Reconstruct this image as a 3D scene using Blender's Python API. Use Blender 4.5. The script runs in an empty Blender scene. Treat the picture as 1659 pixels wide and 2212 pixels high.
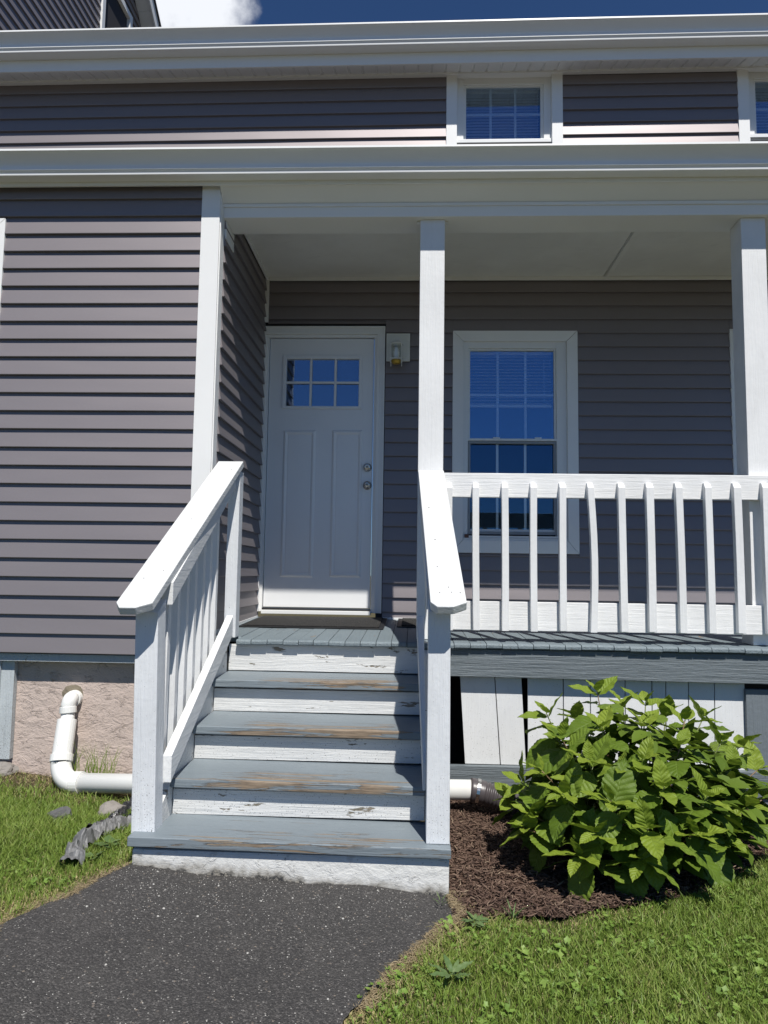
import bpy, bmesh, math, random
import numpy as np
from mathutils import Vector, Matrix, noise
random.seed(7); rng = np.random.default_rng(7)
C = bpy.context.scene.collection
R = math.radians

# ------------------------------------------------------------------ camera, sky, sun, exposure
F, CX, CY, CAMZ = 1533.0, 829.5, 1106.0, 1.30            # lens in picture units (1659 x 2212)
_n = np.array([60.5, -134.0, F]); _n /= np.linalg.norm(_n)
_k = .0143; _b = -(_n[0]*_k + _n[1])/_n[2]
_u = np.array([_k, 1, _b]); _u /= np.linalg.norm(_u)
_nc = np.array([_n[0], _n[1], -_n[2]]); _uc = np.array([_u[0], _u[1], -_u[2]])
CAMM = np.array([np.cross(_nc, _uc), _nc, _uc])
def ray(px, py): return CAMM @ np.array([(px-CX)/F, -(py-CY)/F, -1.0])
def onY(px, py, Y): d = ray(px, py); return d*(Y/d[1]) + [0, 0, CAMZ]
def onX(px, py, X): d = ray(px, py); return d*(X/d[0]) + [0, 0, CAMZ]
def onZ(px, py, Z): d = ray(px, py); return d*((Z-CAMZ)/d[2]) + [0, 0, CAMZ]

cam = bpy.data.cameras.new('camera'); co = bpy.data.objects.new('camera', cam); C.objects.link(co)
cam.sensor_fit = 'VERTICAL'; cam.sensor_height = 24; cam.lens = F/2212*24
cam.clip_start = .05; cam.clip_end = 900
co.matrix_world = Matrix.Translation((0, 0, CAMZ)) @ Matrix(CAMM.tolist()).to_4x4()
bpy.context.scene.camera = co

SUN = Vector((.29, -1, 1.66)).normalized()               # towards the sun
EL = math.asin(SUN.z); AZ = math.atan2(SUN.x, SUN.y)
w = bpy.data.worlds.new('World'); bpy.context.scene.world = w; w.use_nodes = True
nt = w.node_tree; N = nt.nodes; L = nt.links
bg = N['Background']; sky = N.new('ShaderNodeTexSky'); sky.sky_type = 'NISHITA'; sky.sun_disc = False
sky.sun_elevation = EL; sky.sun_rotation = AZ % (2*math.pi); sky.altitude = 500; sky.air_density = .85; sky.dust_density = .0; sky.ozone_density = 4.0
bg.inputs['Strength'].default_value = .050
tc = N.new('ShaderNodeTexCoord'); nz = N.new('ShaderNodeTexNoise'); nz.inputs['Scale'].default_value = 9; nz.inputs['Detail'].default_value = 9; nz.inputs['Roughness'].default_value = .58
L.new(tc.outputs['Generated'], nz.inputs['Vector'])
d0 = Vector(ray(398, -20)).normalized()
dp = N.new('ShaderNodeVectorMath'); dp.operation = 'DOT_PRODUCT'; dp.inputs[1].default_value = d0
L.new(tc.outputs['Generated'], dp.inputs[0])
mr = N.new('ShaderNodeMapRange'); mr.inputs[1].default_value = .9935; mr.inputs[2].default_value = .9995; mr.inputs[3].default_value = -.34; mr.inputs[4].default_value = .36
L.new(dp.outputs['Value'], mr.inputs[0])
ad = N.new('ShaderNodeMath'); ad.operation = 'ADD'; L.new(nz.outputs['Fac'], ad.inputs[0]); L.new(mr.outputs[0], ad.inputs[1])
ms = N.new('ShaderNodeMapRange'); ms.inputs[1].default_value = .50; ms.inputs[2].default_value = .80; ms.inputs[3].default_value = 0; ms.inputs[4].default_value = .92; ms.interpolation_type = 'SMOOTHSTEP'
L.new(ad.outputs[0], ms.inputs[0])
mx = N.new('ShaderNodeMix'); mx.data_type = 'RGBA'; L.new(ms.outputs[0], mx.inputs['Factor'])
tn = N.new('ShaderNodeMix'); tn.data_type = 'RGBA'; tn.blend_type = 'MULTIPLY'; tn.inputs['Factor'].default_value = 1; L.new(sky.outputs[0], tn.inputs['A']); tn.inputs['B'].default_value = (.78, 1.08, 1.42, 1)
L.new(tn.outputs['Result'], mx.inputs['A']); mx.inputs['B'].default_value = (18.5, 19, 20, 1)
L.new(mx.outputs['Result'], bg.inputs['Color'])
sd = bpy.data.lights.new('sun', 'SUN'); so = bpy.data.objects.new('sun', sd); C.objects.link(so)
sd.energy = 5.0; sd.angle = R(.53); sd.color = (1, .965, .91)
so.rotation_euler = SUN.to_track_quat('Z', 'Y').to_euler(); so.location = (3, -8, 12)
vs = bpy.context.scene.view_settings; vs.view_transform = 'Standard'; vs.look = 'None'; vs.exposure = .11; vs.gamma = 1
cy = bpy.context.scene.cycles; cy.max_bounces = 8; cy.diffuse_bounces = 3; cy.glossy_bounces = 4; cy.transparent_max_bounces = 12

# ------------------------------------------------------------------ materials
def nodemat(name):
    m = bpy.data.materials.new(name); m.use_nodes = True
    return m, m.node_tree.nodes, m.node_tree.links, m.node_tree.nodes['Principled BSDF']
def nd(Ns, kind, **kw):
    n = Ns.new('ShaderNode'+kind)
    for k, v in kw.items():
        if hasattr(n, k): setattr(n, k, v)
    return n
def noise_(Ns, Ls, vec, scale, detail=4, rough=.55, dist=0.0):
    n = Ns.new('ShaderNodeTexNoise'); n.inputs['Scale'].default_value = scale; n.inputs['Detail'].default_value = detail
    n.inputs['Roughness'].default_value = rough; n.inputs['Distortion'].default_value = dist; Ls.new(vec, n.inputs['Vector']); return n.outputs['Fac']
def mapping(Ns, Ls, vec, sc, loc=(0, 0, 0)):
    m = Ns.new('ShaderNodeMapping'); m.inputs['Scale'].default_value = sc; m.inputs['Location'].default_value = loc; Ls.new(vec, m.inputs['Vector']); return m.outputs[0]
def maprange(Ns, Ls, v, a, b, c=0, d=1, smooth=True):
    m = Ns.new('ShaderNodeMapRange'); m.interpolation_type = 'SMOOTHSTEP' if smooth else 'LINEAR'
    for i, x in enumerate((a, b, c, d)): m.inputs[i+1].default_value = x
    Ls.new(v, m.inputs[0]); return m.outputs[0]
def math_(Ns, Ls, op, a, b=None):
    m = Ns.new('ShaderNodeMath'); m.operation = op
    for i, x in enumerate((a, b)):
        if x is None: continue
        if isinstance(x, (int, float)): m.inputs[i].default_value = x
        else: Ls.new(x, m.inputs[i])
    return m.outputs[0]
def mixc(Ns, Ls, f, a, b):
    m = Ns.new('ShaderNodeMix'); m.data_type = 'RGBA'
    if isinstance(f, (int, float)): m.inputs['Factor'].default_value = f
    else: Ls.new(f, m.inputs['Factor'])
    for s, x in (('A', a), ('B', b)):
        if isinstance(x, tuple): m.inputs[s].default_value = (*x, 1)
        else: Ls.new(x, m.inputs[s])
    return m.outputs['Result']
def bump(Ns, Ls, h, strength, dist, prev=None):
    b = Ns.new('ShaderNodeBump'); b.inputs['Strength'].default_value = strength; b.inputs['Distance'].default_value = dist
    Ls.new(h, b.inputs['Height'])
    if prev is not None: Ls.new(prev, b.inputs['Normal'])
    return b.outputs[0]
def coords(Ns, Ls, shift=True):
    t = Ns.new('ShaderNodeTexCoord'); v = t.outputs['Object']
    if shift:                                               # every board gets its own grain
        o = Ns.new('ShaderNodeObjectInfo'); a = Ns.new('ShaderNodeVectorMath'); a.operation = 'ADD'
        s = Ns.new('ShaderNodeVectorMath'); s.operation = 'SCALE'; s.inputs[0].default_value = (7.3, 5.1, 9.7)
        Ls.new(o.outputs['Random'], s.inputs['Scale']); Ls.new(v, a.inputs[0]); Ls.new(s.outputs[0], a.inputs[1]); v = a.outputs[0]
    return t, v
MATS = {}
def wood(name, col, grain='x', bumpd=.0016, peel=0.0, wear=0.0, wearcol=(.31, .235, .165), dirt=.0, rough=.5, specks=0.0, brush=1.0):
    """painted timber: grain relief along one axis, chips, bare worn wood"""
    m, Ns, Ls, P = nodemat(name); t, v = coords(Ns, Ls)
    sc = {'x': (1.3, 26, 26), 'y': (26, 1.3, 26), 'z': (26, 26, 1.3)}[grain]
    gv = mapping(Ns, Ls, v, sc)
    g = noise_(Ns, Ls, gv, 2.2, 7, .62, .7)
    g2 = noise_(Ns, Ls, gv, 7.5, 4, .6, .3)
    lump = noise_(Ns, Ls, v, 34, 4, .6)
    crack = maprange(Ns, Ls, g, .34, .27, 0, 1)
    big = noise_(Ns, Ls, v, 2.2, 4, .6)
    c = mixc(Ns, Ls, maprange(Ns, Ls, big, .3, .7), tuple(x*.93 for x in col), tuple(min(.86, x*1.03) for x in col))
    gr = maprange(Ns, Ls, noise_(Ns, Ls, mapping(Ns, Ls, v, {'x': (2, 6, 6), 'y': (6, 2, 6), 'z': (6, 6, 2)}[grain]), 1.8, 7, .7, .4), .54, .74, 0, .22); c = mixc(Ns, Ls, gr, c, tuple(x*.62 for x in col))
    if dirt: c = mixc(Ns, Ls, math_(Ns, Ls, 'MULTIPLY', crack, dirt), c, (.16, .15, .14))
    hgt = math_(Ns, Ls, 'ADD', math_(Ns, Ls, 'MULTIPLY', g, 1.0), math_(Ns, Ls, 'MULTIPLY', g2, .35))
    hgt = math_(Ns, Ls, 'ADD', hgt, math_(Ns, Ls, 'MULTIPLY', lump, .35*brush))
    mask = None
    if peel:
        pn = noise_(Ns, Ls, mapping(Ns, Ls, v, {'x': (3, 13, 13), 'y': (13, 3, 13), 'z': (13, 13, 3)}[grain]), 1.6, 6, .68, .3)
        mask = maprange(Ns, Ls, pn, .70-peel*.10, .715-peel*.10)
    if wear:
        sp = Ns.new('ShaderNodeSeparateXYZ'); Ls.new(t.outputs['Generated'], sp.inputs[0])
        cx_ = math_(Ns, Ls, 'ABSOLUTE', math_(Ns, Ls, 'SUBTRACT', sp.outputs['X'], .55))
        fx = maprange(Ns, Ls, cx_, .20, .52, .085, -.20)
        fy = maprange(Ns, Ls, sp.outputs['Y'], .02, .70, .12, -.20)
        wn = math_(Ns, Ls, 'ADD', math_(Ns, Ls, 'MULTIPLY', noise_(Ns, Ls, mapping(Ns, Ls, v, (1.3, 30, 30)), 1.5, 8, .66, .6), 1.7), -.36)
        ws = math_(Ns, Ls, 'ADD', math_(Ns, Ls, 'ADD', wn, math_(Ns, Ls, 'MULTIPLY', fx, wear)), math_(Ns, Ls, 'MULTIPLY', fy, wear))
        wm = maprange(Ns, Ls, ws, .62, .66)
        mask = wm if mask is None else math_(Ns, Ls, 'MAXIMUM', mask, wm)
    if mask is not None:
        wc = mixc(Ns, Ls, maprange(Ns, Ls, g2, .35, .65), wearcol, tuple(x*.55 for x in wearcol))
        wc = mixc(Ns, Ls, maprange(Ns, Ls, big, .4, .6), wc, (.26, .22, .17))
        c = mixc(Ns, Ls, mask, c, wc)
        hgt = math_(Ns, Ls, 'SUBTRACT', hgt, math_(Ns, Ls, 'MULTIPLY', mask, .5))
    if specks:
        sn = noise_(Ns, Ls, v, 190, 2, .55)
        zz = Ns.new('ShaderNodeSeparateXYZ'); Ls.new(t.outputs['Object'], zz.inputs[0])
        lowz = maprange(Ns, Ls, zz.outputs['Z'], .9, .2, 0, .10*specks)
        sm = maprange(Ns, Ls, math_(Ns, Ls, 'ADD', sn, lowz), .71, .76)
        c = mixc(Ns, Ls, math_(Ns, Ls, 'MULTIPLY', sm, .8), c, (.10, .095, .09))
    Ls.new(c, P.inputs['Base Color']); P.inputs['Roughness'].default_value = rough; P.inputs['Specular IOR Level'].default_value = .35
    Ls.new(bump(Ns, Ls, hgt, .9, bumpd*2.2), P.inputs['Normal'])
    MATS[name] = m; return m
WHITE = (.80, .80, .79)
wood('white_cap', (.665, .675, .665), 'y', .0012, dirt=.12, specks=.3)
wood('white_x', WHITE, 'x', .0011); wood('white_y', (.73, .74, .735), 'y', .0011, dirt=.1, specks=.2); wood('white_z', (.78, .785, .78), 'z', .0014, dirt=.12)
wood('white_newel', (.72, .74, .755), 'z', .0022, dirt=.16, specks=.75)
wood('white_rail', (.79, .79, .78), 'x', .0013, dirt=.15)
wood('riser', (.70, .70, .68), 'x', .0022, peel=.75, dirt=.16, wearcol=(.27, .24, .18), specks=.75)
wood('tread', (.20, .235, .258), 'x', .0020, wear=1.0, dirt=.35, rough=.45)
wood('tread_low', (.20, .235, .258), 'x', .0016, wear=.55, dirt=.3, rough=.45)
wood('deck', (.185, .225, .245), 'y', .0028, peel=.42, dirt=.35, rough=.5, wearcol=(.30, .20, .12))
wood('fascia_blue', (.155, .18, .195), 'x', .0034, dirt=.35, rough=.5)
wood('post_blue', (.175, .20, .22), 'z', .0030, dirt=.35, rough=.5)
wood('skirt', (.76, .77, .77), 'z', .0010, dirt=.15, specks=.55)
wood('skirt_old', (.50, .54, .56), 'z', .0030, dirt=.5, specks=1.2, peel=.2)
wood('ceiling', (.84, .83, .79), 'x', .0005, rough=.6)
wood('bare_wood', (.30, .22, .15), 'x', .003)

def siding(name, col):
    m, Ns, Ls, P = nodemat(name); t, v = coords(Ns, Ls)
    soft = noise_(Ns, Ls, mapping(Ns, Ls, v, (.7, .7, 2.2)), 1.3, 2, .5)
    fine = noise_(Ns, Ls, mapping(Ns, Ls, v, (5, 5, 120)), 3, 3, .6)
    c = mixc(Ns, Ls, soft, tuple(x*.96 for x in col), tuple(x*1.04 for x in col))
    Ls.new(c, P.inputs['Base Color']); P.inputs['Roughness'].default_value = .52; P.inputs['IOR'].default_value = 2.12; P.inputs['Specular Tint'].default_value = (1, .90, .91, 1)
    b = bump(Ns, Ls, soft, .30, .03); Ls.new(bump(Ns, Ls, fine, .25, .0008, b), P.inputs['Normal'])
    MATS[name] = m
siding('siding', (.160, .146, .151)); 
def plain(name, col, rough=.4, metal=0, spec=.5, b=None, var=.04, emis=None):
    m, Ns, Ls, P = nodemat(name); t, v = coords(Ns, Ls)
    n1 = noise_(Ns, Ls, v, 3.5, 5, .6)
    Ls.new(mixc(Ns, Ls, n1, tuple(x*(1-var) for x in col), tuple(min(.95, x*(1+var)) for x in col)), P.inputs['Base Color'])
    P.inputs['Roughness'].default_value = rough; P.inputs['Metallic'].default_value = metal; P.inputs['Specular IOR Level'].default_value = spec
    if b: Ls.new(bump(Ns, Ls, noise_(Ns, Ls, v, b[0], 5, .6), b[1], b[2]), P.inputs['Normal'])
    MATS[name] = m; return m
plain('vinyl_white', (.79, .80, .79), .38, b=(60, .15, .0006)); plain('trim_white', (.84, .84, .82), .45, b=(90, .2, .0008))
plain('gutter', (.83, .835, .82), .24, spec=.6, b=(3.2, .25, .006)); plain('door_paint', (.83, .84, .84), .34, b=(14, .12, .002))
plain('pvc', (.80, .80, .77), .3, b=(40, .2, .001), var=.06); plain('coupling', (.075, .065, .068), .38, b=(60, .4, .001))
plain('steel', (.55, .54, .52), .22, metal=1); plain('dark_steel', (.18, .17, .16), .3, metal=1); plain('black', (.012, .012, .013), .6)
plain('brass', (.55, .36, .06), .3, metal=.6); plain('bulb', (.85, .83, .75), .2)
plain('lamp_white', (.72, .72, .66), .35); plain('screen_frame', (.28, .30, .32), .4); plain('blind', (.86, .86, .84), .5)
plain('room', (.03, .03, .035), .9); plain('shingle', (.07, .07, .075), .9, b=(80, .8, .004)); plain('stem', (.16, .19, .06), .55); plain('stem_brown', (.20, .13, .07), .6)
plain('caulk', (.20, .17, .12), .8, b=(60, .8, .006), var=.4); plain('brown_block', (.13, .06, .04), .6)
plain('film', (.15, .15, .15), .55, spec=.7, b=(45, .7, .006), var=.5); plain('film_black', (.02, .02, .022), .3, spec=.7, b=(45, .7, .006))
plain('rock', (.24, .22, .20), .85, b=(28, .9, .01), var=.35); plain('rock_dark', (.10, .10, .10), .85, b=(28, .9, .01), var=.35)
plain('white_chip', (.40, .39, .36), .7); plain('soil', (.10, .075, .05), .95, b=(50, 1, .01), var=.4)

def foundation(name, col, paint=False):
    m, Ns, Ls, P = nodemat(name); t, v = coords(Ns, Ls, False)
    a = noise_(Ns, Ls, mapping(Ns, Ls, v, (1, 1, 2.0)), 9, 6, .62, .6)
    b_ = noise_(Ns, Ls, v, 70, 4, .6, .4)
    ridge = math_(Ns, Ls, 'ABSOLUTE', math_(Ns, Ls, 'SUBTRACT', a, .5))
    r2 = maprange(Ns, Ls, ridge, 0, .035, 1, 0)
    big = noise_(Ns, Ls, v, 3, 5, .6)
    c = mixc(Ns, Ls, big, tuple(x*.86 for x in col), tuple(x*1.08 for x in col))
    c = mixc(Ns, Ls, maprange(Ns, Ls, b_, .66, .72, 0, .6), c, (.12, .11, .10))
    if paint:
        z = Ns.new('ShaderNodeSeparateXYZ'); Ls.new(t.outputs['Object'], z.inputs[0])
        zz = math_(Ns, Ls, 'ADD', z.outputs['Z'], math_(Ns, Ls, 'MULTIPLY', math_(Ns, Ls, 'SUBTRACT', noise_(Ns, Ls, v, 11, 6, .65), .5), .12))
        zz = math_(Ns, Ls, 'ADD', zz, math_(Ns, Ls, 'MULTIPLY', z.outputs['X'], .058))
        c = mixc(Ns, Ls, maprange(Ns, Ls, zz, .120, .065), c, (.26, .24, .20))
        c = mixc(Ns, Ls, math_(Ns, Ls, 'MULTIPLY', maprange(Ns, Ls, zz, .085, .068), maprange(Ns, Ls, b_, .4, .5)), c, (.05, .05, .05))
    Ls.new(c, P.inputs['Base Color']); P.inputs['Roughness'].default_value = .85
    rm = maprange(Ns, Ls, noise_(Ns, Ls, v, 14, 3, .5), .48, .62)
    h = math_(Ns, Ls, 'ADD', math_(Ns, Ls, 'MULTIPLY', math_(Ns, Ls, 'MULTIPLY', r2, rm), .30), math_(Ns, Ls, 'MULTIPLY', b_, .40))
    h = math_(Ns, Ls, 'ADD', h, math_(Ns, Ls, 'MULTIPLY', a, 1.2))
    Ls.new(bump(Ns, Ls, h, 1.0, .010 if not paint else .006), P.inputs['Normal']); MATS[name] = m
foundation('stucco_pink', (.56, .46, .405)); foundation('concrete_paint', (.72, .72, .69), True)

def asphalt():
    m, Ns, Ls, P = nodemat('asphalt'); t, v = coords(Ns, Ls, False)
    vo = Ns.new('ShaderNodeTexVoronoi'); vo.inputs['Scale'].default_value = 210; Ls.new(v, vo.inputs['Vector'])
    vo2 = Ns.new('ShaderNodeTexVoronoi'); vo2.inputs['Scale'].default_value = 95; Ls.new(v, vo2.inputs['Vector'])
    big = noise_(Ns, Ls, v, 2.3, 6, .6)
    fine = noise_(Ns, Ls, v, 160, 3, .6)
    sep = Ns.new('ShaderNodeSeparateColor'); Ls.new(vo.outputs['Color'], sep.inputs[0])
    c = mixc(Ns, Ls, big, (.034, .032, .031), (.056, .053, .050))
    sta = noise_(Ns, Ls, v, 5.5, 5, .65, .6); c = mixc(Ns, Ls, maprange(Ns, Ls, sta, .50, .72, 0, .55), c, (.078, .073, .067)); c = mixc(Ns, Ls, maprange(Ns, Ls, noise_(Ns, Ls, v, 13, 5, .7), .60, .70, 0, .5), c, (.020, .019, .018))
    c = mixc(Ns, Ls, maprange(Ns, Ls, sep.outputs[0], .55, 1.0, 0, .8), c, (.125, .117, .11))
    c = mixc(Ns, Ls, maprange(Ns, Ls, sep.outputs[1], .985, .99, 0, 1), c, (.26, .25, .23))
    sp2 = Ns.new('ShaderNodeSeparateColor'); Ls.new(vo2.outputs['Color'], sp2.inputs[0])
    c = mixc(Ns, Ls, math_(Ns, Ls, 'MULTIPLY', maprange(Ns, Ls, sp2.outputs[1], .962, .97), maprange(Ns, Ls, vo2.outputs['Distance'], .42, .3)), c, (.20, .17, .14))
    Ls.new(c, P.inputs['Base Color']); P.inputs['Roughness'].default_value = .82
    h = math_(Ns, Ls, 'ADD', math_(Ns, Ls, 'MULTIPLY', vo.outputs['Distance'], -1.0), math_(Ns, Ls, 'MULTIPLY', fine, .8))
    h = math_(Ns, Ls, 'ADD', h, math_(Ns, Ls, 'MULTIPLY', vo2.outputs['Distance'], -.9))
    Ls.new(bump(Ns, Ls, h, 1.0, .0045), P.inputs['Normal']); MATS['asphalt'] = m
asphalt()
def groundmat(name, ca, cb, sc=18, bd=.012):
    m, Ns, Ls, P = nodemat(name); t, v = coords(Ns, Ls, False)
    a = noise_(Ns, Ls, v, sc, 7, .68); b_ = noise_(Ns, Ls, v, 1.7, 4, .6); f = noise_(Ns, Ls, v, 140, 4, .7)
    c = mixc(Ns, Ls, maprange(Ns, Ls, a, .35, .65), ca, cb); c = mixc(Ns, Ls, math_(Ns, Ls, 'MULTIPLY', b_, .4), c, tuple(x*.5 for x in cb))
    Ls.new(c, P.inputs['Base Color']); P.inputs['Roughness'].default_value = .95; P.inputs['Specular IOR Level'].default_value = .1
    Ls.new(bump(Ns, Ls, math_(Ns, Ls, 'ADD', a, math_(Ns, Ls, 'MULTIPLY', f, .4)), 1.0, bd), P.inputs['Normal']); MATS[name] = m
groundmat('lawn_soil', (.075, .075, .032), (.13, .105, .062)); groundmat('mulch_soil', (.060, .036, .026), (.10, .062, .045), 30)
def tinted(name, lo, hi, rough=.5, trans=0.0, attr='tint', vein=False, spec=.3):
    """colour per blade, chip or leaf from an attribute of its own; thin leaves let light through"""
    m, Ns, Ls, P = nodemat(name)
    a = Ns.new('ShaderNodeAttribute'); a.attribute_name = attr
    if attr == 'obj':
        o = Ns.new('ShaderNodeObjectInfo'); f = o.outputs['Random']
    else: f = a.outputs['Fac']
    cr = Ns.new('ShaderNodeValToRGB'); els = cr.color_ramp.elements
    cols = [lo, hi] if not isinstance(lo, list) else lo
    els[0].color = (*cols[0], 1); els[1].color = (*cols[-1], 1)
    for i, cc in enumerate(cols[1:-1]):
        e = els.new((i+1)/(len(cols)-1)); e.color = (*cc, 1)
    Ls.new(f, cr.inputs[0]); col = cr.outputs[0]
    if vein:
        uv = Ns.new('ShaderNodeUVMap'); s = Ns.new('ShaderNodeSeparateXYZ'); Ls.new(uv.outputs[0], s.inputs[0])
        au = math_(Ns, Ls, 'ABSOLUTE', s.outputs['X'])
        ph = math_(Ns, Ls, 'SUBTRACT', s.outputs['Y'], math_(Ns, Ls, 'MULTIPLY', math_(Ns, Ls, 'POWER', au, .8), .20))
        wv = math_(Ns, Ls, 'ABSOLUTE', math_(Ns, Ls, 'SINE', math_(Ns, Ls, 'MULTIPLY', ph, 26.0)))
        side = maprange(Ns, Ls, wv, 0, .20, 1, 0)
        mid = maprange(Ns, Ls, au, .02, .07, 1, 0)
        vn = math_(Ns, Ls, 'MAXIMUM', math_(Ns, Ls, 'MULTIPLY', side, .55), mid)
        t = Ns.new('ShaderNodeTexCoord'); nn = noise_(Ns, Ls, t.outputs['Object'], 34, 4, .6)
        col = mixc(Ns, Ls, maprange(Ns, Ls, nn, .35, .7, 0, .3), col, tuple(x*.62 for x in cols[0]))
        col = mixc(Ns, Ls, math_(Ns, Ls, 'MULTIPLY', vn, .22), col, (.24, .33, .09))
        hb = math_(Ns, Ls, 'ADD', math_(Ns, Ls, 'MULTIPLY', wv, .8), math_(Ns, Ls, 'MULTIPLY', nn, .5))
        hb = math_(Ns, Ls, 'SUBTRACT', hb, math_(Ns, Ls, 'MULTIPLY', mid, .6))
        Ls.new(bump(Ns, Ls, hb, .35, .012), P.inputs['Normal'])
    Ls.new(col, P.inputs['Base Color']); P.inputs['Roughness'].default_value = rough; P.inputs['Specular IOR Level'].default_value = spec
    if trans:
        tr = Ns.new('ShaderNodeBsdfTranslucent'); mxs = Ns.new('ShaderNodeMixShader'); mxs.inputs[0].default_value = trans
        Ls.new(mixc(Ns, Ls, .5, col, (.20, .30, .03)), tr.inputs[0]); Ls.new(P.outputs[0], mxs.inputs[1]); Ls.new(tr.outputs[0], mxs.inputs[2])
        Ls.new(mxs.outputs[0], Ns['Material Output'].inputs[0])
    MATS[name] = m; return m
tinted('grass', [(.12, .19, .030), (.18, .27, .045), (.26, .34, .075), (.34, .32, .13), (.50, .40, .22)], None, .5, .22)
tinted('ivy', [(.12, .20, .035), (.17, .27, .05), (.24, .33, .08)], None, .5, .15)
tinted('mulch', [(.055, .034, .026), (.10, .062, .046), (.15, .095, .070), (.21, .145, .105), (.34, .26, .18)], None, .8)
tinted('leaf', [(.105, .17, .018), (.14, .215, .024), (.185, .265, .034)], None, .48, .24, 'obj', True, .3)
tinted('leaf_young', [(.20, .28, .030), (.26, .34, .04)], None, .48, .28, 'obj', True, .3)
tinted('leaf_shade', [(.07, .115, .014), (.12, .18, .022)], None, .6, .12, 'tint', False, .15)  # darker copy of leaf: the shade inside the bush is in the colour
tinted('weed', [(.09, .15, .05), (.13, .19, .07)], None, .55, .1, 'obj')
tinted('grass_litter', [(.20, .15, .085), (.34, .27, .16), (.46, .38, .25)], None, .8)
def glass(name, fac=.38, tint=(.72, .85, 1.0)):
    m, Ns, Ls, P = nodemat(name); Ns.remove(P)
    g = Ns.new('ShaderNodeBsdfGlossy'); g.inputs['Roughness'].default_value = .004; g.inputs[0].default_value = (*tint, 1)
    t, v = coords(Ns, Ls); Ls.new(bump(Ns, Ls, noise_(Ns, Ls, v, 2.6, 2, .5), .12, .01), g.inputs['Normal'])
    tr = Ns.new('ShaderNodeBsdfTransparent'); tr.inputs[0].default_value = (.94, .97, .97, 1)
    mx = Ns.new('ShaderNodeMixShader'); mx.inputs[0].default_value = fac
    Ls.new(tr.outputs[0], mx.inputs[1]); Ls.new(g.outputs[0], mx.inputs[2]); Ls.new(mx.outputs[0], Ns['Material Output'].inputs[0]); MATS[name] = m
glass('glass', .26, (.34, .52, .78)); glass('glass_screen', .10, (.28, .5, .8)); glass('lamp_glass', .10, (1, 1, 1)); glass('glass_door', .22, (.5, .62, .82))
def matmat():
    m, Ns, Ls, P = nodemat('mat_fibre'); t, v = coords(Ns, Ls)
    a = noise_(Ns, Ls, mapping(Ns, Ls, v, (1, 1, 1)), 240, 3, .6); b_ = noise_(Ns, Ls, mapping(Ns, Ls, v, (14, 60, 1)), 2, 3, .6)
    c = mixc(Ns, Ls, maprange(Ns, Ls, a, .52, .66), (.014, .014, .014), (.085, .078, .068))
    Ls.new(c, P.inputs['Base Color']); P.inputs['Roughness'].default_value = .95
    Ls.new(bump(Ns, Ls, math_(Ns, Ls, 'ADD', a, b_), 1, .006), P.inputs['Normal']); MATS['mat_fibre'] = m
matmat()

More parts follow.
